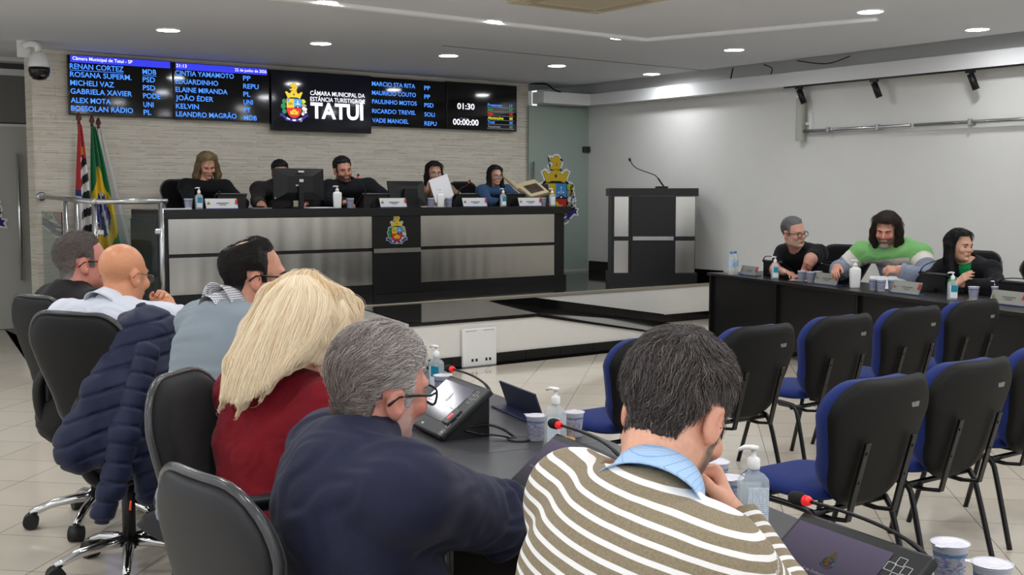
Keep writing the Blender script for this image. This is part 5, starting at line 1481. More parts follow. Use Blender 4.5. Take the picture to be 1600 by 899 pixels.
        up = unit(s.c7 - s.pel); a = s.c7 - up * (.02 + neck_drop); b = s.hp(0, -.02, -.05)
        if stand:
            u_ = unit(b - a); G.add([P_('c', .03, 'x', a=s.c7 - up * .03 + s.B[:, 1] * .012, b=s.c7 - up * .03 + s.B[:, 1] * .016 + u_ * (.045 + stand), ra=(cutneck + .017) * s.hs, rb=(cutneck + .007) * s.hs)])
            G.fn(lambda D, X, Y, Z: np.maximum(D, np.where(((X - a[0]) ** 2 + (Y - a[1]) ** 2 + (Z - a[2]) ** 2) < .0065, (X - s.c7[0] - u_[0] * stand) * u_[0] + (Y - s.c7[1] - u_[1] * stand) * u_[1] + (Z - s.c7[2] - u_[2] * stand) * u_[2] - .01, -9)))
        G.add([P_('c', .012, 'x', a=a + unit(b - a) * .0, b=b + unit(b - a) * .1, ra=cutneck * s.hs, rb=cutneck * s.hs * 1.2, sub=True)])
        if hem is not None: G.fn(lambda D, X, Y, Z: np.maximum(D, hem - Z))
        V, F = G.mesh(); at = {}
        if stripe is not None or dark is not None:
            # distance down the spine or along each sleeve
            dT = eval_pts([p for p in pr if p.tag == 'T'], V, inf); axis = -up; fw = s.B[:, 1]
            val = (V - s.c7) @ axis - (stripe if isinstance(stripe, float) else 0.) * ((V - s.c7) @ s.B[:, 0]); best = dT.copy(); part = np.zeros(len(V))
            for nm in arms:
                aa = [p for p in s.P if p.tag == nm]
                d0 = np.minimum(*[p.dist(V[:, 0], V[:, 1], V[:, 2], inf) for p in aa[:2]])
                u0 = unit(aa[0].b - aa[0].a); L0 = np.linalg.norm(aa[0].b - aa[0].a); u1 = unit(aa[1].b - aa[1].a)
                t0 = (V - aa[0].a) @ u0; t1 = L0 + (V - aa[1].a) @ u1
                dA = aa[0].dist(V[:, 0], V[:, 1], V[:, 2], inf); dB = aa[1].dist(V[:, 0], V[:, 1], V[:, 2], inf)
                tv = np.where(dA < dB, t0, t1); sel = d0 < best - .004
                val = np.where(sel, tv + .02, val); part = np.where(sel, 1., part); best = np.minimum(best, d0)
            at['along'] = val; at['part'] = part
        if split is not None:
            nm2, m2, fn = split
            loc_ = (V - s.c7) @ s.B; mk = fn(loc_)[F].mean(1) > .5
            np_mesh(nm2, V - s.o, F[mk], m2, s.root, at); F = F[~mk]
        o = np_mesh(name, V - s.o, F, m, s.root, at); s.topo = o; return o
    def trousers(s, m, inf=.012):
        pr = s.sel('LG') + [s.P[0]]; lo, hi = s.bounds(pr, .05); G = Grid(lo, hi, .012); G.add(pr, inf)
        V, F = G.mesh(); np_mesh('trousers', V - s.o, F, m, s.root)
        pr = s.sel('FT'); lo, hi = s.bounds(pr, .03); G = Grid(lo, hi, .009); G.add(pr, .006)
        G.fn(lambda D, X, Y, Z: np.maximum(D, s.o[2] - Z)); V, F = G.mesh(); np_mesh('shoes', V - s.o, F, BLKPL, s.root)
    def collar(s, m, r0=.066, r1=.060, h=.035, drop=.03, name='collar', open_=.0, tilt=0., sx=1.0):
        """folded shirt collar around the neck"""
        ax = unit(s.hp(0, -.02, -.07) - s.c7); fw = unit(s.B[:, 1] - ax * (s.B[:, 1] @ ax)); rt = np.cross(fw, ax)
        if (rt @ (s.sr - s.sl)) < 0: rt = -rt
        c = s.c7 + fw * .028 * s.hs; b = MB(); P = []
        n = 40
        for r, zz, fl in ((r1 - .004, -.065, 0), (r1, h * .5, 0), (r1 + .001, h, 0), (r1 + .006, h + .002, 0), (r0 + .006, h * .35, 1), (r0 + .013, -drop * .4, 1), (r0 + .024, -drop, 1), (r0 + .021, -drop + .001, 1), (r0 + .008, -drop * .3, 1), (r0, h * .25, 1)):
            row = []
            for k in range(n + 1):
                a = -PI + open_ / 2 + (2 * PI - open_) * k / n      # starts at the front
                cs, sn = math.cos(a + PI), math.sin(a + PI)
                front = max(0., cs)
                zz2 = zz - (.030 * front if fl else .012 * front)
                row.append(c + ax * zz2 * s.hs + (fw * cs * 1.08 + rt * sn * sx) * r * s.hs - s.o)
            P.append(row)
        b.grid(P); return b.build(name, m, s.root)
    # ---- hair
    def zone(s, q, front=.052, side=.030, low=-.02, nape=-.085, back=-.024, slope=.35, ear=False):
        x, y, z = q
        if ear:     # short cut: above the ear, a sideburn in front of it, down to the nape behind it
            a = front + slope * np.maximum(y - .02, 0) - z
            b = np.maximum(y - side, .024 - z); c = np.maximum(np.maximum(y - side, .010 - y), low - z)
            d = np.maximum(y + .034 - .25 * np.minimum(z, 0), nape - z - .25 * np.maximum(y + .06, 0))
            return np.minimum(np.minimum(a, b), np.minimum(c, d))
        return np.minimum(np.minimum(front + slope * np.maximum(y - .02, 0) - z, np.maximum(y - side, low - z)), np.maximum(y - back, nape - z))
    def loc(s, X, Y, Z):
        R = s.R; px, py, pz = X - s.H[0], Y - s.H[1], Z - s.H[2]
        return [(px * R[0, i] + py * R[1, i] + pz * R[2, i]) / s.hs for i in range(3)]
    def haircap(s, m, t=.010, zk=None, noise=.0025, f=170, locks=(), h=None, name='hair', extra=None, hole=None, col=None):
        hd = [p for p in s.P if p.tag == 'HD'][:2] + s.sel('N')
        lo, hi = s.bounds(hd[:2], .03 + t); L = [P_('c', k, 'K', a=s.hp(*a), b=s.hp(*b), ra=ra * s.hs, rb=rb * s.hs) for a, b, ra, rb, k in locks]
        if L:
            l2, h2 = s.bounds(L, .03); lo = np.minimum(lo, l2); hi = np.maximum(hi, h2)
        G = Grid(lo, hi, h or min(s.h, .006)); G.add(hd)
        zk = zk or {}
        def f1(D, X, Y, Z):
            q = s.loc(X, Y, Z); z = s.zone(q, **zk) * s.hs
            tt = t * s.hs * (1 + .5 * np.clip(q[2] / .1, -.8, 1)) * np.clip(-z / (.035 * s.hs), .12, 1.)
            D2 = -smin(-(D - tt), -z, .006 * s.hs)
            if hole is not None: D2 = np.maximum(D2, hole(q) * s.hs)
            return D2
        G.fn(f1); G.add(L)
        if noise:
            def f2(D, X, Y, Z):
                q = s.loc(X, Y, Z)
                a = np.arctan2(q[0], q[1] + .02)
                return D + noise * s.hs * (np.sin(a * f * .16 + 9 * q[2] * 6 + 2 * np.sin(q[2] * 40)) * .6 + np.sin(q[0] * f + 3 * np.sin(q[2] * 55)) * .5 + np.sin(q[1] * f * 1.3 + q[0] * 60) * .4)
            G.fn(f2)
        V, F = G.mesh(); at = {}
        if col is not None: at['col'] = col((V - s.H) @ s.R / s.hs)
        s.hair = np_mesh(name, V - s.o, F, m, s.root, at); s.hairV = V; return s.hair
    def strands(s, m, n, length, direction, colf, r=.00035, pts=7, lift=.002, curl=.0, seed=3, rootsel=None, parent=None, body=None, grow_t=.0, name='hair_strands'):
        """lies strands on the head; direction(q)->local flow vector; colf(q, rng)->linear rgb"""
        rg = np.random.RandomState(seed)
        q = (s.hairV - s.H) @ s.R / s.hs
        ok = np.arange(len(q)) if rootsel is None else np.where(rootsel(q))[0]
        idx = rg.choice(ok, n); P = s.hairV[idx] + rg.normal(size=(n, 3)) * .002
        base = [p for p in s.P if p.tag == 'HD'][:2] + (body or [])
        def sd(p): return eval_pts(base, p)
        def grad(p):
            e = .002; g = np.stack([sd(p + np.eye(3)[i] * e) - sd(p - np.eye(3)[i] * e) for i in range(3)], 1); return g / (np.linalg.norm(g, axis=1, keepdims=True) + 1e-9)
        d0 = np.maximum(sd(P), 0.001)
        ln = length * rg.uniform(.6, 1.15, n); tgt = d0 + rg.uniform(-.001, lift, n)
        ph = rg.uniform(0, 6.28, (n, 3)); out = np.zeros((n, pts, 3)); out[:, 0] = P; cur = P.copy()
        for k in range(1, pts):
            ql = (cur - s.H) @ s.R / s.hs
            d = direction(ql, rg) @ s.R.T
            if curl: d = d + curl * np.sin(ph + k * 1.1)
            g = grad(cur); d = d - g * (d * g).sum(1, keepdims=True) * .9
            d /= np.linalg.norm(d, axis=1, keepdims=True) + 1e-9
            cur = cur + d * (ln / (pts - 1))[:, None]
            dd = sd(cur); want = tgt + lift * .6 * k / pts
            cur = cur + grad(cur) * np.clip(want - dd, -.006, .03)[:, None]
            out[:, k] = cur
        hc = bpy.data.hair_curves.new(name); hc.add_curves([pts] * n)
        hc.attributes['position'].data.foreach_set('vector', (out - s.o).astype(np.float32).ravel())
        ra = hc.attributes.get('radius') or hc.attributes.new('radius', 'FLOAT', 'POINT')
        ra.data.foreach_set('value', np.tile(np.linspace(r, r * .45, pts), n).astype(np.float32))
        c = colf(q[idx], rg); at = hc.attributes.new('col', 'FLOAT_COLOR', 'CURVE'); at.data.foreach_set('color', np.c_[c, np.ones(n)].astype(np.float32).ravel())
        hc.materials.append(m)
        o = bpy.data.objects.new(name, hc); COL.objects.link(o); o.parent = parent or s.hair; return o
def m_hair(name, rough=.45):
    m = mat(name, (40, 34, 30), rough=rough, spec=.35); t = NT(m)
    a = t.add('ShaderNodeAttribute', attribute_name='col'); t.link(a.outputs['Color'], t.b.inputs['Base Color']); return m
HAIRC = m_hair('strand_hair')
DKH = mat('dark_hair', (20, 16, 14), rough=.5, spec=.35); BRH = mat('dark_brown_hair', (38, 28, 23), rough=.5, spec=.35)
def mixc(a, b, w): a = np.array(lin(a)[:3]); b = np.array(lin(b)[:3]); return a * (1 - w[:, None]) + b * w[:, None]
DARKT = cloth_mat('dark_trousers', (28, 29, 34))
# ------------------------------------------------------------------ man in the striped sweater
def m_stripes():
    m = cloth_mat('striped_knit', (140, 128, 106), rough=.9, weave=700, b=.2); t = NT(m)
    a = t.add('ShaderNodeAttribute', attribute_name='along')
    f = t.math('FRACT', t.math('DIVIDE', t.math('ADD', a.outputs['Fac'], .500), .0235))
    k = t.math('MULTIPLY', t.math('LESS_THAN', f, .35), t.math('GREATER_THAN', a.outputs['Fac'], -.06))
    n = t.noise(t.coords(), 260, 3)
    base = t.ramp(n, [(.3, lin((131, 119, 98))), (.7, lin((150, 137, 114)))])
    t.link(t.mix(k, base, lin((236, 234, 232))), t.b.inputs['Base Color']); return m
f = Fig('man in a taupe sweater with white stripes resting his chin on his fist', (1.08, 1.30, 0), 76, (1.326, 1.358, 1.230), 72, -32, 4, hs=1.03, skin=(224, 168, 142), g=1.04, sc=1.05, h=.0048,
        c7=(1.200, 1.305, 1.135), sl=(1.215, 1.478, 1.070), sr=(1.225, 1.175, 1.035), pelvis=(1.08, 1.30, .57))
f.arm('R', (1.43, 1.10, .83), (1.440, 1.330, 1.035), hand_f=(-.10, .42, .9), palm_n=(.75, -.55, .15), curl=(1.25, 1.35, 1.4, 1.4), thumb=.35, ru=.058, hscale=1.0)
f.arm('L', (1.40, 1.60, .82), (1.66, 1.52, .80), curl=(.4, .4, .5, .5), hscale=1.0, palm_n=(0, 0, 1))
f.build_body(beard=((70, 58, 52), .85), blush=.3)
f.eyes()
f.top('sweater', m_stripes(), inf=.017, cutneck=.066, wr=.006, stripe=.17, seed=5, stand=.002)
f.trousers(DARKT)
m = cloth_mat('pale_blue_check_shirt', (166, 198, 234), weave=900); t = NT(m)
co = t.coords(); s_ = t.add('ShaderNodeSeparateXYZ'); t.link(co, s_.inputs[0])
chk = t.math('MAXIMUM', t.math('LESS_THAN', t.math('FRACT', t.math('MULTIPLY', t.math('ADD', s_.outputs[0], s_.outputs[1]), 90.)), .12), t.math('LESS_THAN', t.math('FRACT', t.math('MULTIPLY', s_.outputs[2], 110.)), .12))
t.link(t.mix(chk, lin((176, 206, 240)), lin((140, 178, 222))), t.b.inputs['Base Color'])
f.collar(m, r0=.068, r1=.063, h=.040, drop=.028, sx=1.08)
b = MB(); hd = unit((-.02, .42, .9)); b.lathe([(.0112, -.003), (.0122, -.002), (.0122, .003), (.0112, .004)], 20, Matrix.Translation((0, 0, 0))); ring = b.build('ring', mat('gold', (206, 170, 96), rough=.2, metal=1.), f.root)
kn = [p for p in f.P if p.tag == 'HR'][6]; mid = kn.a * .55 + kn.b * .45; ring.location = Vector(mid - f.o); ring.rotation_euler = Vector(kn.b - kn.a).to_track_quat('Z', 'Y').to_euler()
def colz(q): return np.tile(np.array(lin((50, 42, 40))[:3]), (len(q), 1))
HCAP = m_hair('cap_hair', .6)
f.haircap(HCAP, t=.011, zk=dict(front=.050, side=.034, low=-.030, nape=-.064, ear=True), noise=.0015, h=.004, col=colz)
wq = np.array([.015, -.078, .088])
def dirs(q, rg):
    d = q - wq; d[:, 2] -= .02; d = d + .35 * np.sin(q[:, [1, 2, 0]] * 90 + 1.) * np.linalg.norm(d, axis=1, keepdims=True)
    d[:, 2] -= .25 * np.clip(.05 - q[:, 2], 0, .1) * 4
    return d / (np.linalg.norm(d, axis=1, keepdims=True) + 1e-9)
f.strands(HAIRC, 15000, .030, dirs, lambda q, rg: mixc((38, 31, 30), (148, 140, 136), np.clip(rg.beta(.9, 3.0, len(q)) + (rg.rand(len(q)) < .07) * .5, 0, 1)), r=.00042, lift=.004, curl=.30, seed=3, pts=8, rootsel=lambda q: f.zone(q.T, front=.050, side=.034, low=-.030, nape=-.066, ear=True) < -.010)

# ------------------------------------------------------------------ man in the navy suit
f = Fig('grey haired man in a navy suit with black glasses, bent over the table', (1.03, 1.98, 0), 76, (1.116, 1.995, 1.203), 84, -6, 10, hs=1.0, skin=(214, 150, 132), g=1.10, sc=1.04, h=.0048,
        c7=(1.025, 1.965, 1.120), sl=(1.075, 2.125, 1.050), sr=(1.050, 1.785, 1.045), pelvis=(1.08, 1.95, .56))
f.arm('R', (1.365, 1.935, .905), (1.45, 2.25, .83), hand_f=(-.1, .95, 0), palm_n=(0, .1, 1), curl=(.5, .5, .5, .5), ru=.062, rf=.052, rw=.038)
f.arm('L', (1.30, 2.40, .88), (1.37, 2.25, .955), hand_f=(.15, -.85, .1), palm_n=(.8, .1, .5), curl=(.5, .5, .5, .5), ru=.062, rf=.050, rw=.036)
f.build_body(beard=((206, 186, 178), .55), blush=.85)
f.eyes(); f.glasses(t=.0026, w=.048, hgt=.036)
NAVY = cloth_mat('navy_suit_cloth', (33, 35, 57), rough=.7, weave=420, b=.35, noise=.14)
f.top('suit_jacket', NAVY, inf=.020, cutneck=.058, wr=.013, seed=11, stand=.018)
f.trousers(NAVY)
f.haircap(HCAP, t=.011, zk=dict(front=.050, side=.040, low=-.022, nape=-.084, slope=.2, ear=True), noise=.0015, h=.004,
          col=lambda q: mixc((104, 92, 86), (206, 200, 196), np.clip((q[:, 1] + .02) / .09, 0, 1) * .8))
def dirs2(q, rg):
    d = np.stack([q[:, 0] * 2., -1. + .0 * q[:, 1], -.25 - 9. * np.clip(-q[:, 1] - .02, 0, .1) - 4 * np.clip(.04 - q[:, 2], 0, .1)], 1)
    d += .30 * np.sin(q[:, [2, 0, 1]] * 60); return d / np.linalg.norm(d, axis=1, keepdims=True)
def colnav(q, rg):
    w = np.clip(.45 + 4.5 * (q[:, 1] + .01) + 2.0 * (.02 - q[:, 2]) * (q[:, 1] > -.02) - 2.0 * np.clip(-q[:, 2], 0, .1) * (q[:, 1] < -.03) * 2 + rg.normal(0, .22, len(q)), 0, 1)
    return mixc((112, 98, 90), (240, 236, 232), w)
f.strands(HAIRC, 15000, .030, dirs2, colnav, r=.00040, lift=.004, curl=.28, seed=4, pts=7, rootsel=lambda q: f.zone(q.T, front=.050, side=.040, low=-.022, nape=-.084, slope=.2, ear=True) < -.008)
f.brows(mat('grey_brow', (150, 138, 130), rough=.8), f.hair)

# ------------------------------------------------------------------ blonde woman in red
f = Fig('woman with long blonde hair in a dark red knitted sweater', (1.20, 2.80, 0), 78, (1.350, 2.809, 1.206), 82, -30, 0, hs=.90, fem=True, skin=(226, 178, 154), g=.98, sc=.98, h=.006,
        c7=(1.235, 2.768, 1.125), pelvis=(1.20, 2.78, .56))
f.arm('R', (1.46, 2.55, .84), (1.66, 2.72, .81), curl=(.4, .4, .4, .4), palm_n=(0, 0, 1), ru=.050)
f.arm('L', (1.48, 3.05, .84), (1.68, 2.90, .81), curl=(.4, .4, .4, .4), palm_n=(0, 0, 1), ru=.050)
f.build_body(); f.eyes()
f.top('sweater', cloth_mat('dark_red_knit', (122, 22, 34), rough=.9, weave=330, b=.5, noise=.22), inf=.022, cutneck=.058, wr=.012, seed=21)
f.trousers(DARKT)
GUIDES0 = [[(1.273, 2.8, 1.392), (1.221, 2.808, 1.349), (1.156, 2.784, 1.262), (1.099, 2.755, 1.178), (1.068, 2.744, 1.096)],
          [(1.279, 2.771, 1.399), (1.227, 2.741, 1.345), (1.161, 2.694, 1.262), (1.115, 2.669, 1.179), (1.08, 2.66, 1.091)],
          [(1.284, 2.743, 1.402), (1.248, 2.689, 1.348), (1.192, 2.647, 1.264), (1.152, 2.618, 1.189), (1.122, 2.61, 1.132)],
          [(1.293, 2.724, 1.402), (1.273, 2.646, 1.35), (1.232, 2.607, 1.274), (1.199, 2.588, 1.221), (1.165, 2.583, 1.18)],
          [(1.3, 2.719, 1.402), (1.316, 2.641, 1.356), (1.286, 2.594, 1.296), (1.248, 2.58, 1.251), (1.205, 2.582, 1.202)],
          [(1.315, 2.732, 1.398), (1.373, 2.671, 1.338), (1.367, 2.635, 1.295), (1.315, 2.606, 1.251), (1.269, 2.607, 1.187)],
          [(1.344, 2.785, 1.39), (1.429, 2.727, 1.31), (1.42, 2.718, 1.276), (1.388, 2.701, 1.249), (1.35, 2.697, 1.184)],
          [(1.300, 2.83, 1.395), (1.26, 2.90, 1.33), (1.20, 2.90, 1.25), (1.14, 2.86, 1.17), (1.10, 2.83, 1.09)]]
GUIDES = [[(p[0] + .010, p[1] - .006, p[2] - .018) for p in g_] for g_ in GUIDES0]
BLC = mat('blonde_hair_mass', (196, 164, 118), rough=.6)
inw = unit((.55, .80, -.1))
lk = []
iR = f.R.T / f.hs
for gi, gd in enumerate(GUIDES):
    for k in range(4):
        sh = .034
        o_ = inw if gi < 7 else unit((.4, -.8, 0))
        a = iR @ (v3(gd[k]) + o_ * sh - f.H); b_ = iR @ (v3(gd[k + 1]) + o_ * (sh * (1 if k < 3 else .7)) - f.H)
        lk.append((a, b_, .026 if k else .014, .026 if k < 3 else .012, .02))
f.haircap(BLC, t=.004, zk=dict(front=.05, side=.03, low=-.05, nape=-.09, back=-.01), noise=.0, h=.006, locks=lk)
WLK = [p for p in [P_('c', k_, 'K', a=f.hp(*a_), b=f.hp(*b2), ra=r1_ * f.hs, rb=r2_ * f.hs) for a_, b2, r1_, r2_, k_ in lk]]
def blflow(q, rg):
    w_ = q @ f.R.T; d = np.tile(unit((-.50, -.15, -.80)), (len(q), 1)); rgt = np.clip((w_ @ v3(.81, -.59, 0)) / .08, 0, 1)[:, None]
    d = d * (1 - rgt) + unit((.1, -.25, -.9)) * rgt; return d @ f.R
f.strands(HAIRC, 16000, .11, blflow, lambda q, rg: mixc((206, 172, 122), (255, 246, 222), np.clip(rg.normal(.6, .25, len(q)), 0, 1)), r=.00042, lift=.002, seed=8, pts=9, body=WLK)
def guided(f, guides, n, m, colf, jit=.012, r=.00045, seed=5, pts=18, depth=.02, d0=-.012, dirv=(.55, .80, -.1), flip_=.25):
    rg = np.random.RandomState(seed); G = [np.array([list(p) for p in smooth_path(g, 5)]) for g in guides]
    K = len(G[0]); out = np.zeros((n, pts, 3))
    u = rg.rand(n) * (len(G) - 1.001); i = u.astype(int); w = u - i
    ga = np.stack(G); tt = np.linspace(0, 1, pts)
    end = 1 - np.abs(rg.normal(0, .05, n)); dp = d0 + rg.rand(n) * depth; dv = unit(dirv); ph = rg.uniform(0, 6.28, (n, 3)); off = rg.normal(size=(n, 3)) * jit
    for k in range(pts):
        s_ = tt[k] * (K - 1) * end; a = np.minimum(s_.astype(int), K - 2); fr = s_ - a
        p0 = ga[i, a] * (1 - w)[:, None] + ga[i + 1, a] * w[:, None]; p1 = ga[i, a + 1] * (1 - w)[:, None] + ga[i + 1, a + 1] * w[:, None]
        p = p0 * (1 - fr)[:, None] + p1 * fr[:, None]
        out[:, k] = p + dv * dp[:, None] + off * (.15 + .85 * tt[k]) + .0035 * np.sin(ph + tt[k] * 7) * tt[k]
    hc = bpy.data.hair_curves.new('hair_strands'); hc.add_curves([pts] * n)
    hc.attributes['position'].data.foreach_set('vector', (out - f.o).astype(np.float32).ravel())
    ra = hc.attributes.get('radius') or hc.attributes.new('radius', 'FLOAT', 'POINT')
    ra.data.foreach_set('value', np.tile(np.linspace(r, r * .5, pts), n).astype(np.float32))
    at = hc.attributes.new('col', 'FLOAT_COLOR', 'CURVE'); at.data.foreach_set('color', np.c_[colf(n, rg), np.ones(n)].astype(np.float32).ravel())
    hc.materials.append(m); o = bpy.data.objects.new('hair_strands', hc); COL.objects.link(o); o.parent = f.hair
guided(f, GUIDES[:7], 15000, HAIRC, lambda n, rg: mixc((206, 172, 122), (255, 246, 222), np.clip(rg.normal(.62, .25, n), 0, 1)), jit=.0035, depth=.016, d0=-.008)

# ------------------------------------------------------------------ man in the grey sweater
f = Fig('balding dark haired man in a grey sweater with a checked collar and black glasses', (1.36, 3.70, 0), 76, (1.588, 3.715, 1.306), 103, -4, 0, hs=1.04, skin=(196, 138, 112), g=1.10, sc=1.02, h=.006,
        c7=(1.475, 3.705, 1.222), pelvis=(1.38, 3.69, .56))
f.arm('R', (1.68, 3.42, .83), (1.90, 3.52, .81), curl=(.4, .4, .4, .4), palm_n=(0, 0, 1))
f.arm('L', (1.66, 3.92, .83), (1.90, 3.80, .81), curl=(.4, .4, .4, .4), palm_n=(0, 0, 1))
f.build_body(beard=((120, 92, 80), .5), scalp=((168, 112, 84), .5, .05)); f.eyes(); f.glasses(t=.0028)
f.top('sweater', cloth_mat('grey_knit', (128, 138, 146), rough=.9, weave=600, noise=.06), inf=.016, cutneck=.062, wr=.013, seed=31)
f.trousers(DARKT)
m = cloth_mat('gingham_cloth', (200, 200, 205), weave=900); t = NT(m); s_ = t.add('ShaderNodeSeparateXYZ'); t.link(t.coords(), s_.inputs[0])
chk = t.math('MULTIPLY', t.math('GREATER_THAN', t.math('FRACT', t.math('MULTIPLY', t.math('ADD', s_.outputs[0], s_.outputs[1]), 130.)), .45), t.math('GREATER_THAN', t.math('FRACT', t.math('MULTIPLY', s_.outputs[2], 140.)), .45))
t.link(t.mix(chk, lin((222, 222, 226)), lin((30, 34, 56))), t.b.inputs['Base Color'])
f.collar(m, r0=.074, r1=.066, h=.038, drop=.030)
f.haircap(DKH, t=.010, zk=dict(front=.084, side=.030, low=-.015, nape=-.085, slope=.3, ear=True), noise=.0008, h=.0045, hole=lambda q: .042 - np.sqrt(q[0] ** 2 + ((q[1] + .050) * .8) ** 2 + ((q[2] - .112) * .8) ** 2))
f.strands(HAIRC, 9000, .024, dirs2, lambda q, rg: mixc((18, 14, 13), (62, 54, 50), rg.beta(.8, 3, len(q))), r=.0004, lift=.003, curl=.2, seed=6, rootsel=lambda q: (f.zone(q.T, front=.084, side=.030, low=-.015, nape=-.085, slope=.3, ear=True) < -.006) & (np.sqrt(q[:, 0] ** 2 + ((q[:, 1] + .050) * .8) ** 2 + ((q[:, 2] - .112) * .8) ** 2) > .050))
f.brows(DKH, f.hair)

# ------------------------------------------------------------------ bald man
f = Fig('bald man in a white shirt with clasped hands and thin glasses', (1.43, 4.77, 0), 52, (1.466, 4.807, 1.252), 62, -8, 0, hs=1.10, skin=(206, 142, 104), g=1.12, sc=1.06, h=.006,
        c7=(1.400, 4.775, 1.150), shw=.21, pelvis=(1.43, 4.76, .57))
f.arm('R', (1.82, 4.64, .87), (1.70, 4.86, 1.085), hand_f=(-.25, .62, .75), palm_n=(.6, -.6, .3), curl=(1.1, 1.1, 1.15, 1.2), thumb=.5, ru=.060)
f.arm('L', (1.66, 5.13, .87), (1.67, 4.97, 1.085), hand_f=(.15, -.62, .75), palm_n=(.5, .7, .2), curl=(.9, .9, 1., 1.), thumb=.5, ru=.060)
f.build_body(beard=((150, 112, 92), .35)); f.eyes(); f.glasses(THINFR, t=.0016, w=.044, hgt=.03)
f.top('shirt', cloth_mat('white_shirt_cloth', (206, 210, 220), rough=.85, weave=800, noise=.03), inf=.018, cutneck=.062, wr=.012, seed=41)
f.trousers(DARKT); f.collar(cloth_mat('white_shirt_cloth', (206, 210, 220)), r0=.072, r1=.066, h=.030, drop=.036)
b = MB()
b.build('eyebrows', DKH, f.root) if False else f.brows(BRH, f.root)

# ------------------------------------------------------------------ man in the dark jacket
f = Fig('man with short greying hair in a black jacket, farthest on the left', (1.44, 5.47, 0), 78, (1.485, 5.474, 1.270), 94, 2, 0, hs=1.14, skin=(196, 128, 112), g=1.12, sc=1.04, h=.007,
        c7=(1.415, 5.460, 1.165), shw=.20, pelvis=(1.42, 5.47, .57))
f.arm('L', (1.78, 5.80, .90), (2.00, 5.80, .90), hand_f=(.85, .40, -.15), palm_n=(0, 0, 1), curl=(.5, .6, .7, .7), ru=.060)
f.arm('R', (1.76, 5.25, .85), (2.02, 5.40, .80), curl=(.4, .4, .4, .4), palm_n=(0, 0, 1), ru=.060)
f.build_body(blush=.8); f.eyes(); f.glasses(t=.0024)
f.top('jacket', cloth_mat('black_jacket_cloth', (30, 26, 27), rough=.8, noise=.1), inf=.020, cutneck=.058, wr=.012, seed=51, stand=.02)
f.trousers(DARKT)
f.haircap(HCAP, t=.008, zk=dict(front=.066, side=.036, low=-.02, nape=-.088, ear=True), noise=.0006, h=.0045, col=lambda q: mixc((78, 66, 60), (128, 120, 116), np.clip(.5 - q[:, 2] * 8, 0, 1)))
f.strands(HAIRC, 9000, .016, dirs2, lambda q, rg: mixc((60, 50, 46), (160, 152, 148), np.clip(rg.beta(1, 2.2, len(q)) + .3 * (q[:, 2] < .02), 0, 1)), r=.0004, lift=.002, curl=.2, seed=7, rootsel=lambda q: f.zone(q.T, front=.066, side=.036, low=-.02, nape=-.088, ear=True) < -.006)
f.brows(BRH, f.hair)

# ------------------------------------------------------------------ right hand table
f = Fig('man in a black t-shirt with cropped grey hair, glasses and tattooed arm, looking aside', (9.42, 7.76, 0), 258, (8.85, 7.43, 1.208), 186, -6, 8, hs=1.22, skin=(202, 150, 130), g=1.08, sc=1.12, h=.0065,
        c7=(8.985, 7.49, 1.085), sl=(9.02, 7.26, 1.005), sr=(9.03, 7.70, .985), pelvis=(9.42, 7.76, .57))
f.arm('L', (8.80, 7.17, .96), (8.73, 7.20, .80), hand_f=(-.1, .95, -.1), palm_n=(-.2, .0, 1), curl=(.4, .4, .4, .4), ru=.062, rf=.05, rw=.036)
f.arm('R', (8.86, 7.66, .83), (8.72, 7.42, .82), hand_f=(-.2, -.9, 0), palm_n=(0, 0, 1), curl=(.5, .5, .5, .5), ru=.062, rf=.048)
f.gaze = 1; f.build_body(beard=((176, 162, 154), .5)); f.eyes(); f.glasses(t=.0024)
f.P = [p for p in f.P]
fa = [p for p in f.P if p.tag in ('AL', 'AR')]
for p in (fa[1], fa[3]): p.tag = 'XA'
fa[0].cut = .0; fa[2].cut = .05
f.top('t_shirt', cloth_mat('black_jersey', (15, 16, 19), rough=.85), inf=.015, cutneck=.066, wr=.010, seed=61)
for p in (fa[1], fa[3]): p.tag = 'AL'
b = MB(); e_, w_ = fa[1].a, fa[1].b
b.tube([Vector(e_ + (w_ - e_) * t_ - f.o) for t_ in (.06, .25, .5, .7)], [fa[1].ra + (fa[1].rb - fa[1].ra) * t_ + .0015 for t_ in (.06, .25, .5, .7)], 22, cap=False); b.build('tattoo', mat('arm_tattoo', (150, 92, 74), rough=.55, noise=.75, nscale=26), f.root)
f.trousers(DARKT)
f.haircap(HCAP, t=.010, zk=dict(front=.064, side=.034, low=-.022, nape=-.08, ear=True), noise=.0012, h=.0055, col=lambda q: mixc((84, 82, 82), (122, 122, 124), np.clip(q[:, 1] * 9, 0, 1)))
f.brows(mat('grey_brow', (150, 138, 130)), f.hair)

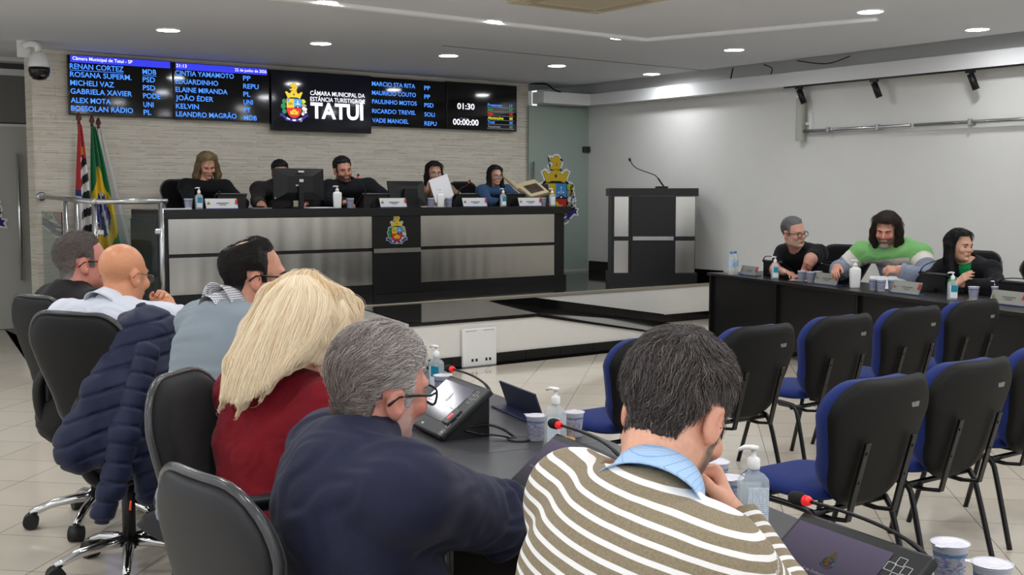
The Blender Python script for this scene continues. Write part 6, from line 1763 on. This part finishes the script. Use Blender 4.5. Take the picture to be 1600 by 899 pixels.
def longstr(f, lk, n, c0, c1, ln=.10, curl=.1):
    W = [P_('c', k_, 'K', a=f.hp(*a_), b=f.hp(*b2), ra=r1_ * f.hs, rb=r2_ * f.hs) for a_, b2, r1_, r2_, k_ in lk]
    def fl(q, rg):
        d = np.stack([q[:, 0] * 3., -.15 + 0 * q[:, 0], -.25 - 6 * np.clip(.09 - q[:, 2], 0, .15)], 1); return d / np.linalg.norm(d, axis=1, keepdims=True)
    f.strands(HAIRC, n, ln, fl, lambda q, rg: mixc(c0, c1, rg.beta(1, 2.2, len(q))), r=.0006, lift=.004, curl=curl, seed=9, pts=9, body=W, rootsel=lambda q: ~((np.abs(q[:, 0]) < .064) & (q[:, 1] > .035) & (q[:, 2] < .085)))
def m_bands():
    m = cloth_mat('banded_knit', (130, 140, 160), weave=400); t = NT(m)
    a = t.add('ShaderNodeAttribute', attribute_name='along'); p = t.add('ShaderNodeAttribute', attribute_name='part'); n = t.noise(t.coords(), 300, 3)
    v = t.math('SUBTRACT', a.outputs['Fac'], t.math('MULTIPLY', p.outputs['Fac'], .02))
    c = t.mix(t.math('GREATER_THAN', v, .075), lin((120, 178, 108)), lin((214, 208, 196)))
    c = t.mix(t.math('GREATER_THAN', v, .165), c, t.ramp(n, [(.35, lin((112, 122, 142))), (.65, lin((150, 158, 174)))]))
    t.link(c, t.b.inputs['Base Color']); return m
f = Fig('man with long dark hair and grey beard in a green, white and grey sweater, reading', (9.33, 6.38, 0), 268, (8.905, 6.396, 1.265), 246, -20, -3, hs=1.18, skin=(204, 146, 124), g=1.24, sc=1.18, h=.0065,
        c7=(9.06, 6.40, 1.14), sl=(9.06, 6.14, 1.045), sr=(8.93, 6.67, 1.045), pelvis=(9.33, 6.38, .58))
f.arm('L', (8.90, 5.92, .85), (8.70, 6.10, .915), hand_f=(-.75, .62, .1), palm_n=(-.5, -.45, .7), curl=(.9, .9, .9, .9), thumb=.7, ru=.066, rf=.056, rw=.040, hscale=1.1)
f.arm('R', (8.80, 6.83, .86), (8.58, 6.68, .905), hand_f=(-.75, -.35, -.1), palm_n=(-.2, .3, .9), curl=(.5, .5, .5, .5), thumb=.5, ru=.066, rf=.056, rw=.040, hscale=1.1)
f.build_body(beard=((92, 80, 76), .9), blush=.6); f.eyes(closed=1.)
f.top('sweater', m_bands(), inf=.020, cutneck=.060, wr=.011, stripe=True, seed=71)
f.trousers(DARKT)
lk = []
for q in (-1, 1):
    lk += [((q * .070, .0, .060), (q * .092, -.01, -.02), .028, .030, .02), ((q * .092, -.01, -.02), (q * .098, .0, -.09), .030, .026, .02), ((q * .098, .0, -.09), (q * .080, .02, -.135), .026, .016, .02), ((q * .07, -.05, .0), (q * .085, -.05, -.13), .035, .028, .02)]
lk += [((0, -.085, .0), (0, -.09, -.13), .045, .04, .03)]
f.haircap(BRH, t=.016, zk=dict(front=.062, side=.022, low=-.03, nape=-.1, back=-.01, slope=.2), noise=.0038, f=210, h=.0055, locks=lk)
longstr(f, lk, 7000, (24, 18, 15), (92, 74, 62), .09, .5)
f.brows(DKH, f.hair)
b = MB(); b.ball(f.hp(0, .078, -.105) - f.o, (.030 * f.hs, .024 * f.hs, .030 * f.hs), Matrix([list(r_) for r_ in f.R])); b.build('grey_beard', mat('grey_beard_hair', (150, 144, 138), rough=.9, noise=.4, nscale=300, bump=.6, bscale=400), f.hair)
b = MB(); p_ = f.c7 + f.B[:, 1] * .0 ; 
b = MB(); dd = f.B
ctr = f.c7 - dd[:, 2] * .145 - dd[:, 0] * .075 ; lo_ = eval_pts(f.sel('T'), np.array([ctr + dd[:, 1] * k for k in np.linspace(.02, .3, 80)]), .020); ctr = ctr + dd[:, 1] * np.linspace(.02, .3, 80)[np.argmax(lo_ > 0)]
b.ball((0, 0, 0), (.022, .004, .011)); bd = b.build('leather_badge', mat('brown_leather_badge', (96, 62, 40), rough=.6), f.root); bd.matrix_local = Matrix.Translation(Vector(ctr - f.o)) @ Matrix([list(r_) for r_ in dd]).to_4x4()

f = Fig('young woman with long black hair in a black blazer over a green top, arms crossed', (9.22, 5.58, 0), 262, (8.90, 5.642, 1.141), 192, -4, -2, hs=1.10, fem=True, skin=(214, 164, 138), g=.98, sc=1.02, h=.0065,
        c7=(9.02, 5.62, 1.015), sl=(9.02, 5.42, .945), sr=(8.93, 5.81, .935), pelvis=(9.22, 5.58, .53))
f.arm('L', (8.87, 5.25, .82), (8.70, 5.46, .83), hand_f=(-.1, .95, .1), palm_n=(-.6, .1, .8), curl=(.3, .3, .3, .3), ru=.050)
f.arm('R', (8.80, 5.92, .82), (8.66, 5.50, .84), hand_f=(.05, -.72, .65), palm_n=(-.8, -.1, .5), curl=(.25, .35, .45, .5), thumb=.2, hscale=.92, ru=.050, rf=.044)
f.gaze = 1; f.build_body(lips=(150, 78, 74)); f.eyes()
BLZ = cloth_mat('black_blazer_cloth', (16, 17, 22), rough=.8)
f.top('blazer', BLZ, inf=.020, cutneck=.062, wr=.008, seed=81, split=('green_top', cloth_mat('emerald_knit', (20, 128, 72), weave=500), lambda q: ((q[:, 1] > .02) & (np.abs(q[:, 0]) < .052 + .02 * np.clip((q[:, 2] + .1) / .1, -1, 0)) & (q[:, 2] < .06) & (q[:, 2] > -.24)).astype(float)))
f.trousers(DARKT)
lk = []
for q in (-1, 1):
    lk += [((q * .062, .01, .07), (q * .082, -.015, .0), .026, .028, .02), ((q * .082, -.012, .0), (q * .092, .0, -.10), .028, .026, .02), ((q * .092, .0, -.10), (q * .100, .045, -.22), .026, .020, .02)]
lk += [((0, -.08, .02), (0, -.085, -.18), .05, .05, .03)]
f.haircap(DKH, t=.014, zk=dict(front=.080, side=.002, low=-.08, nape=-.1, back=-.01, slope=.05), noise=.0012, h=.0055, locks=lk); longstr(f, lk, 6000, (12, 11, 12), (44, 38, 36))
f.brows(DKH, f.hair)
b = MB(); b.ball(f.hp(.084, -.002, -.040) - f.o, .0085); b.build('earring', mat('pearl', (230, 226, 216), rough=.2), f.root)
b = MB(); b.ball(f.hp(-.084, -.002, -.040) - f.o, .0085); b.build('earring', MATS['pearl'], f.root)

# ------------------------------------------------------------------ people at the dais (floor of the inner step at 0.70)
ZS = .7005
def dais(label, x, y, head, haz, hp_, roll, sl, sr, c7, skin, g, sc, hs, az=190):
    fem = 'woman' in label
    return Fig(label, (x, y, ZS), az, head, haz, hp_, roll, hs=hs, skin=skin, g=g, sc=sc, h=.0075, c7=c7, sl=sl, sr=sr, pelvis=(x, y, 1.22), fem=fem)
BK = cloth_mat('black_knit_top', (15, 15, 17))
f = dais('fair haired woman in black looking down at the left end of the dais', 4.72, 12.44, (4.705, 12.27, 1.905), 186, -26, 4, (4.865, 12.16, 1.665), (4.490, 12.36, 1.675), (4.695, 12.34, 1.745), (206, 150, 126), .98, 1.06, 1.10)
f.arm('L', (4.98, 11.95, 1.49), (4.80, 11.72, 1.475), palm_n=(0, 0, 1)); f.arm('R', (4.42, 12.05, 1.49), (4.55, 11.76, 1.475), palm_n=(0, 0, 1))
f.build_body(lips=(158, 70, 70)); f.eyes(closed=1.); f.top('top', BK, inf=.016, cutneck=.072, wr=.007, neck_drop=.01); f.trousers(DARKT)
DBL = mat('dark_blonde_hair', (128, 108, 78), rough=.5, noise=.35, nscale=40)
lk = []
for q, e_ in ((-1, .0), (1, .0)):
    lk += [((q * .060, .0, .075), (q * .088, .0, -.01), .028, .032, .02), ((q * .088, .0, -.01), (q * .108, .01, -.10), .032, .034, .02), ((q * .108, .01, -.10), (q * .095, .05, -.21), .034, .018, .02)]
lk += [((0, -.08, .02), (-.02, -.08, -.16), .05, .05, .03)]
f.haircap(DBL, t=.015, zk=dict(front=.080, side=.006, low=-.06, nape=-.1, back=-.01, slope=.1), noise=.0022, h=.006, locks=lk); longstr(f, lk, 6000, (92, 74, 50), (196, 170, 126)); f.brows(BRH, f.hair)
f = dais('man hidden behind the large monitor, only his hair, shoulder and hand showing', 5.62, 12.45, (5.575, 12.26, 1.835), 190, -8, 0, (5.86, 12.30, 1.64), (5.32, 12.30, 1.64), (5.58, 12.36, 1.72), (176, 124, 100), 1.06, 1.10, 1.12)
f.arm('R', (5.22, 12.10, 1.50), (5.12, 11.76, 1.485), hand_f=(-.45, -.88, -.12), palm_n=(0, -.1, 1), curl=(.45, .5, .5, .5), hscale=1.15); f.arm('L', (5.92, 12.0, 1.50), (5.68, 11.80, 1.48), palm_n=(0, 0, 1), hscale=1.15)
f.build_body(); f.eyes(); f.top('jacket', cloth_mat('charcoal_jacket_cloth', (40, 37, 34)), inf=.02, wr=.009); f.trousers(DARKT); f.haircap(DKH, t=.014, zk=dict(ear=True), h=.006)
f = dais('dark haired bearded chairman in a black suit leaning to his microphone', 6.42, 12.42, (6.28, 12.05, 1.868), 186, -8, 6, (6.650, 12.10, 1.680), (6.115, 12.08, 1.655), (6.390, 12.19, 1.735), (190, 134, 110), 1.15, 1.15, 1.24)
f.arm('L', (6.86, 11.95, 1.50), (6.70, 11.70, 1.49), palm_n=(0, 0, 1), ru=.064); f.arm('R', (6.02, 11.92, 1.50), (6.12, 11.72, 1.49), palm_n=(0, 0, 1), ru=.064)
f.gaze = 1; f.build_body(beard=((54, 44, 40), .85)); f.eyes(); f.top('suit_jacket', cloth_mat('black_suit_cloth', (20, 22, 26)), inf=.024, wr=.009); f.trousers(DARKT); f.collar(cloth_mat('black_shirt_cloth', (12, 12, 14)), r0=.07, r1=.064, h=.03, drop=.04, open_=.5)
f.haircap(DKH, t=.013, zk=dict(front=.060, side=.04, low=-.03, nape=-.08, ear=True), h=.006); f.brows(DKH, f.hair)
f = dais('dark haired woman in a tan cardigan holding a white sheet before her face', 7.70, 12.40, (7.655, 12.21, 1.850), 196, -4, 0, (7.890, 12.24, 1.620), (7.445, 12.28, 1.610), (7.67, 12.31, 1.70), (204, 156, 134), .98, 1.06, 1.10)
f.arm('R', (7.40, 12.10, 1.49), (7.395, 11.955, 1.640), hand_f=(.12, -.15, .95), palm_n=(-.7, .6, .1), curl=(.7, .7, .7, .7), thumb=.6, hscale=1.15); f.arm('L', (7.96, 11.98, 1.50), (7.80, 11.84, 1.50), palm_n=(0, 0, 1), hscale=1.1)
f.build_body(); f.eyes(); f.glasses(THINFR, t=.002); f.top('cardigan', cloth_mat('tan_knit', (134, 106, 82)), inf=.018, wr=.008, cutneck=.075, neck_drop=.01); f.trousers(DARKT)
lk = []
for q in (-1, 1): lk += [((q * .062, .0, .06), (q * .086, -.01, -.04), .026, .026, .02), ((q * .086, -.01, -.04), (q * .098, .0, -.17), .026, .018, .02)]
lk += [((0, -.08, .02), (0, -.085, -.18), .05, .05, .03)]
f.haircap(DKH, t=.015, zk=dict(front=.080, side=.006, low=-.06, nape=-.1, back=-.01, slope=.1), noise=.0015, h=.006, locks=lk); longstr(f, lk, 5000, (12, 11, 12), (48, 40, 36)); f.brows(DKH, f.hair)
b = MB(); b.box((0, 0, 0), (.30, .003, .29)); o = b.build('paper_sheet', PAPER, None, (7.52, 11.83, 1.660), (math.radians(-8), math.radians(-16), math.radians(6))); tag(o, 'white sheet held up in front of the woman in the tan cardigan', 'paper', 'loose paper sheets')
f = dais('woman with long dark hair and glasses in a denim jacket at the dais', 8.66, 12.42, (8.620, 12.24, 1.825), 188, -4, 0, (8.815, 12.25, 1.625), (8.430, 12.27, 1.625), (8.63, 12.32, 1.70), (206, 158, 136), .96, 1.02, 1.03)
f.arm('L', (8.88, 12.02, 1.49), (8.66, 11.90, 1.475), palm_n=(0, 0, 1)); f.arm('R', (8.36, 12.03, 1.49), (8.52, 11.86, 1.475), palm_n=(0, 0, 1))
f.gaze = 1; f.build_body(lips=(176, 96, 88)); f.eyes(); f.glasses(THINFR, t=.002); f.top('denim_jacket', cloth_mat('denim_cloth', (52, 78, 112), noise=.2, weave=120), inf=.018, wr=.009, cutneck=.070); f.trousers(DARKT)
lk = []
for q in (-1, 1): lk += [((q * .060, .0, .065), (q * .084, -.005, -.03), .024, .026, .02), ((q * .084, -.005, -.03), (q * .094, .02, -.13), .026, .024, .02), ((q * .094, .02, -.13), (q * .085, .06, -.24), .024, .016, .02)]
lk += [((0, -.08, .02), (0, -.085, -.18), .05, .05, .03)]
f.haircap(DKH, t=.014, zk=dict(front=.080, side=.006, low=-.06, nape=-.1, back=-.01, slope=.1), noise=.0015, h=.006, locks=lk); longstr(f, lk, 5000, (12, 11, 12), (48, 40, 36)); f.brows(DKH, f.hair)
# ------------------------------------------------------------------ quilted jacket on the bald man's chair
PUFF = cloth_mat('navy_quilted_nylon', (25, 31, 56), rough=.55, weave=300, b=.15, noise=.08)
r = thing('quilted_jacket', 'navy blue quilted jacket hanging over the back of the bald man\'s chair', 'jacket', (1.33, 4.36, 0))
ro = v3(1.33, 4.36, 0)
def chain(pts, rs, k, tag='T'): return [P_('c', k, tag, a=v3(pts[i]), b=v3(pts[i + 1]), ra=rs[i], rb=rs[i + 1]) for i in range(len(pts) - 1)]
BODY = chain([(1.392, 4.517, 1.09), (1.451, 4.476, 1.102), (1.522, 4.483, 1.071)], [.045, .052, .045], .04)
BODY += chain([(1.376, 4.428, 1.055), (1.249, 4.374, .849), (1.14, 4.345, .66), (1.12, 4.325, .62)], [.045, .060, .066, .055], .09)
BODY += chain([(1.436, 4.393, 1.045), (1.352, 4.316, .825), (1.276, 4.286, .62)], [.055, .072, .078], .09)
BODY += chain([(1.506, 4.447, 1.04), (1.487, 4.33, .807), (1.427, 4.275, .572), (1.363, 4.259, .455)], [.048, .060, .064, .05], .09)
SLV = chain([(1.395, 4.300, .99), (1.268, 4.193, .70), (1.2, 4.162, .504), (1.171, 4.151, .435)], [.046, .050, .050, .044], .02)
def quilt(step, amp, ax):
    def f_(D, X, Y, Z):
        t_ = (ax[0] * X + ax[1] * Y + ax[2] * Z) / step + .25 * np.sin(7 * X + 5 * Y)
        return D + amp * np.exp(-(np.sin(PI * t_) / .28) ** 2) - amp * .25 + .006 * np.sin(24 * X + 9 * Z) * np.sin(21 * Y - 8 * Z) + .003 * np.sin(60 * X - 40 * Y + 25 * Z)
    return f_
for nm, pr, ax in (('jacket_body', BODY, (-.28, .1, .95)), ('sleeve', SLV, (.25, .15, .95))):
    lo = np.min([p.bbox()[0] for p in pr], 0) - .03; hi = np.max([p.bbox()[1] for p in pr], 0) + .03
    G = Grid(lo, hi, .006); G.add(pr); G.fn(quilt(.068, .008, ax)); V, F = G.mesh(); np_mesh(nm, V - ro, F, PUFF, r)
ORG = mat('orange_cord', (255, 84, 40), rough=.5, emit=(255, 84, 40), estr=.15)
b = MB(); b.tube(smooth_path([Vector((1.262, 4.17, .545)) - Vector(ro), Vector((1.246, 4.175, .52)) - Vector(ro), Vector((1.243, 4.18, .50)) - Vector(ro)], 4), .004, 6); b.build('drawcord', ORG, r)
b = MB(); b.tube([Vector((1.275, 4.166, .46)) - Vector(ro), Vector((1.272, 4.166, .425)) - Vector(ro)], .004, 6); b.build('drawcord', ORG, r)
print('objects', len(bpy.data.objects))
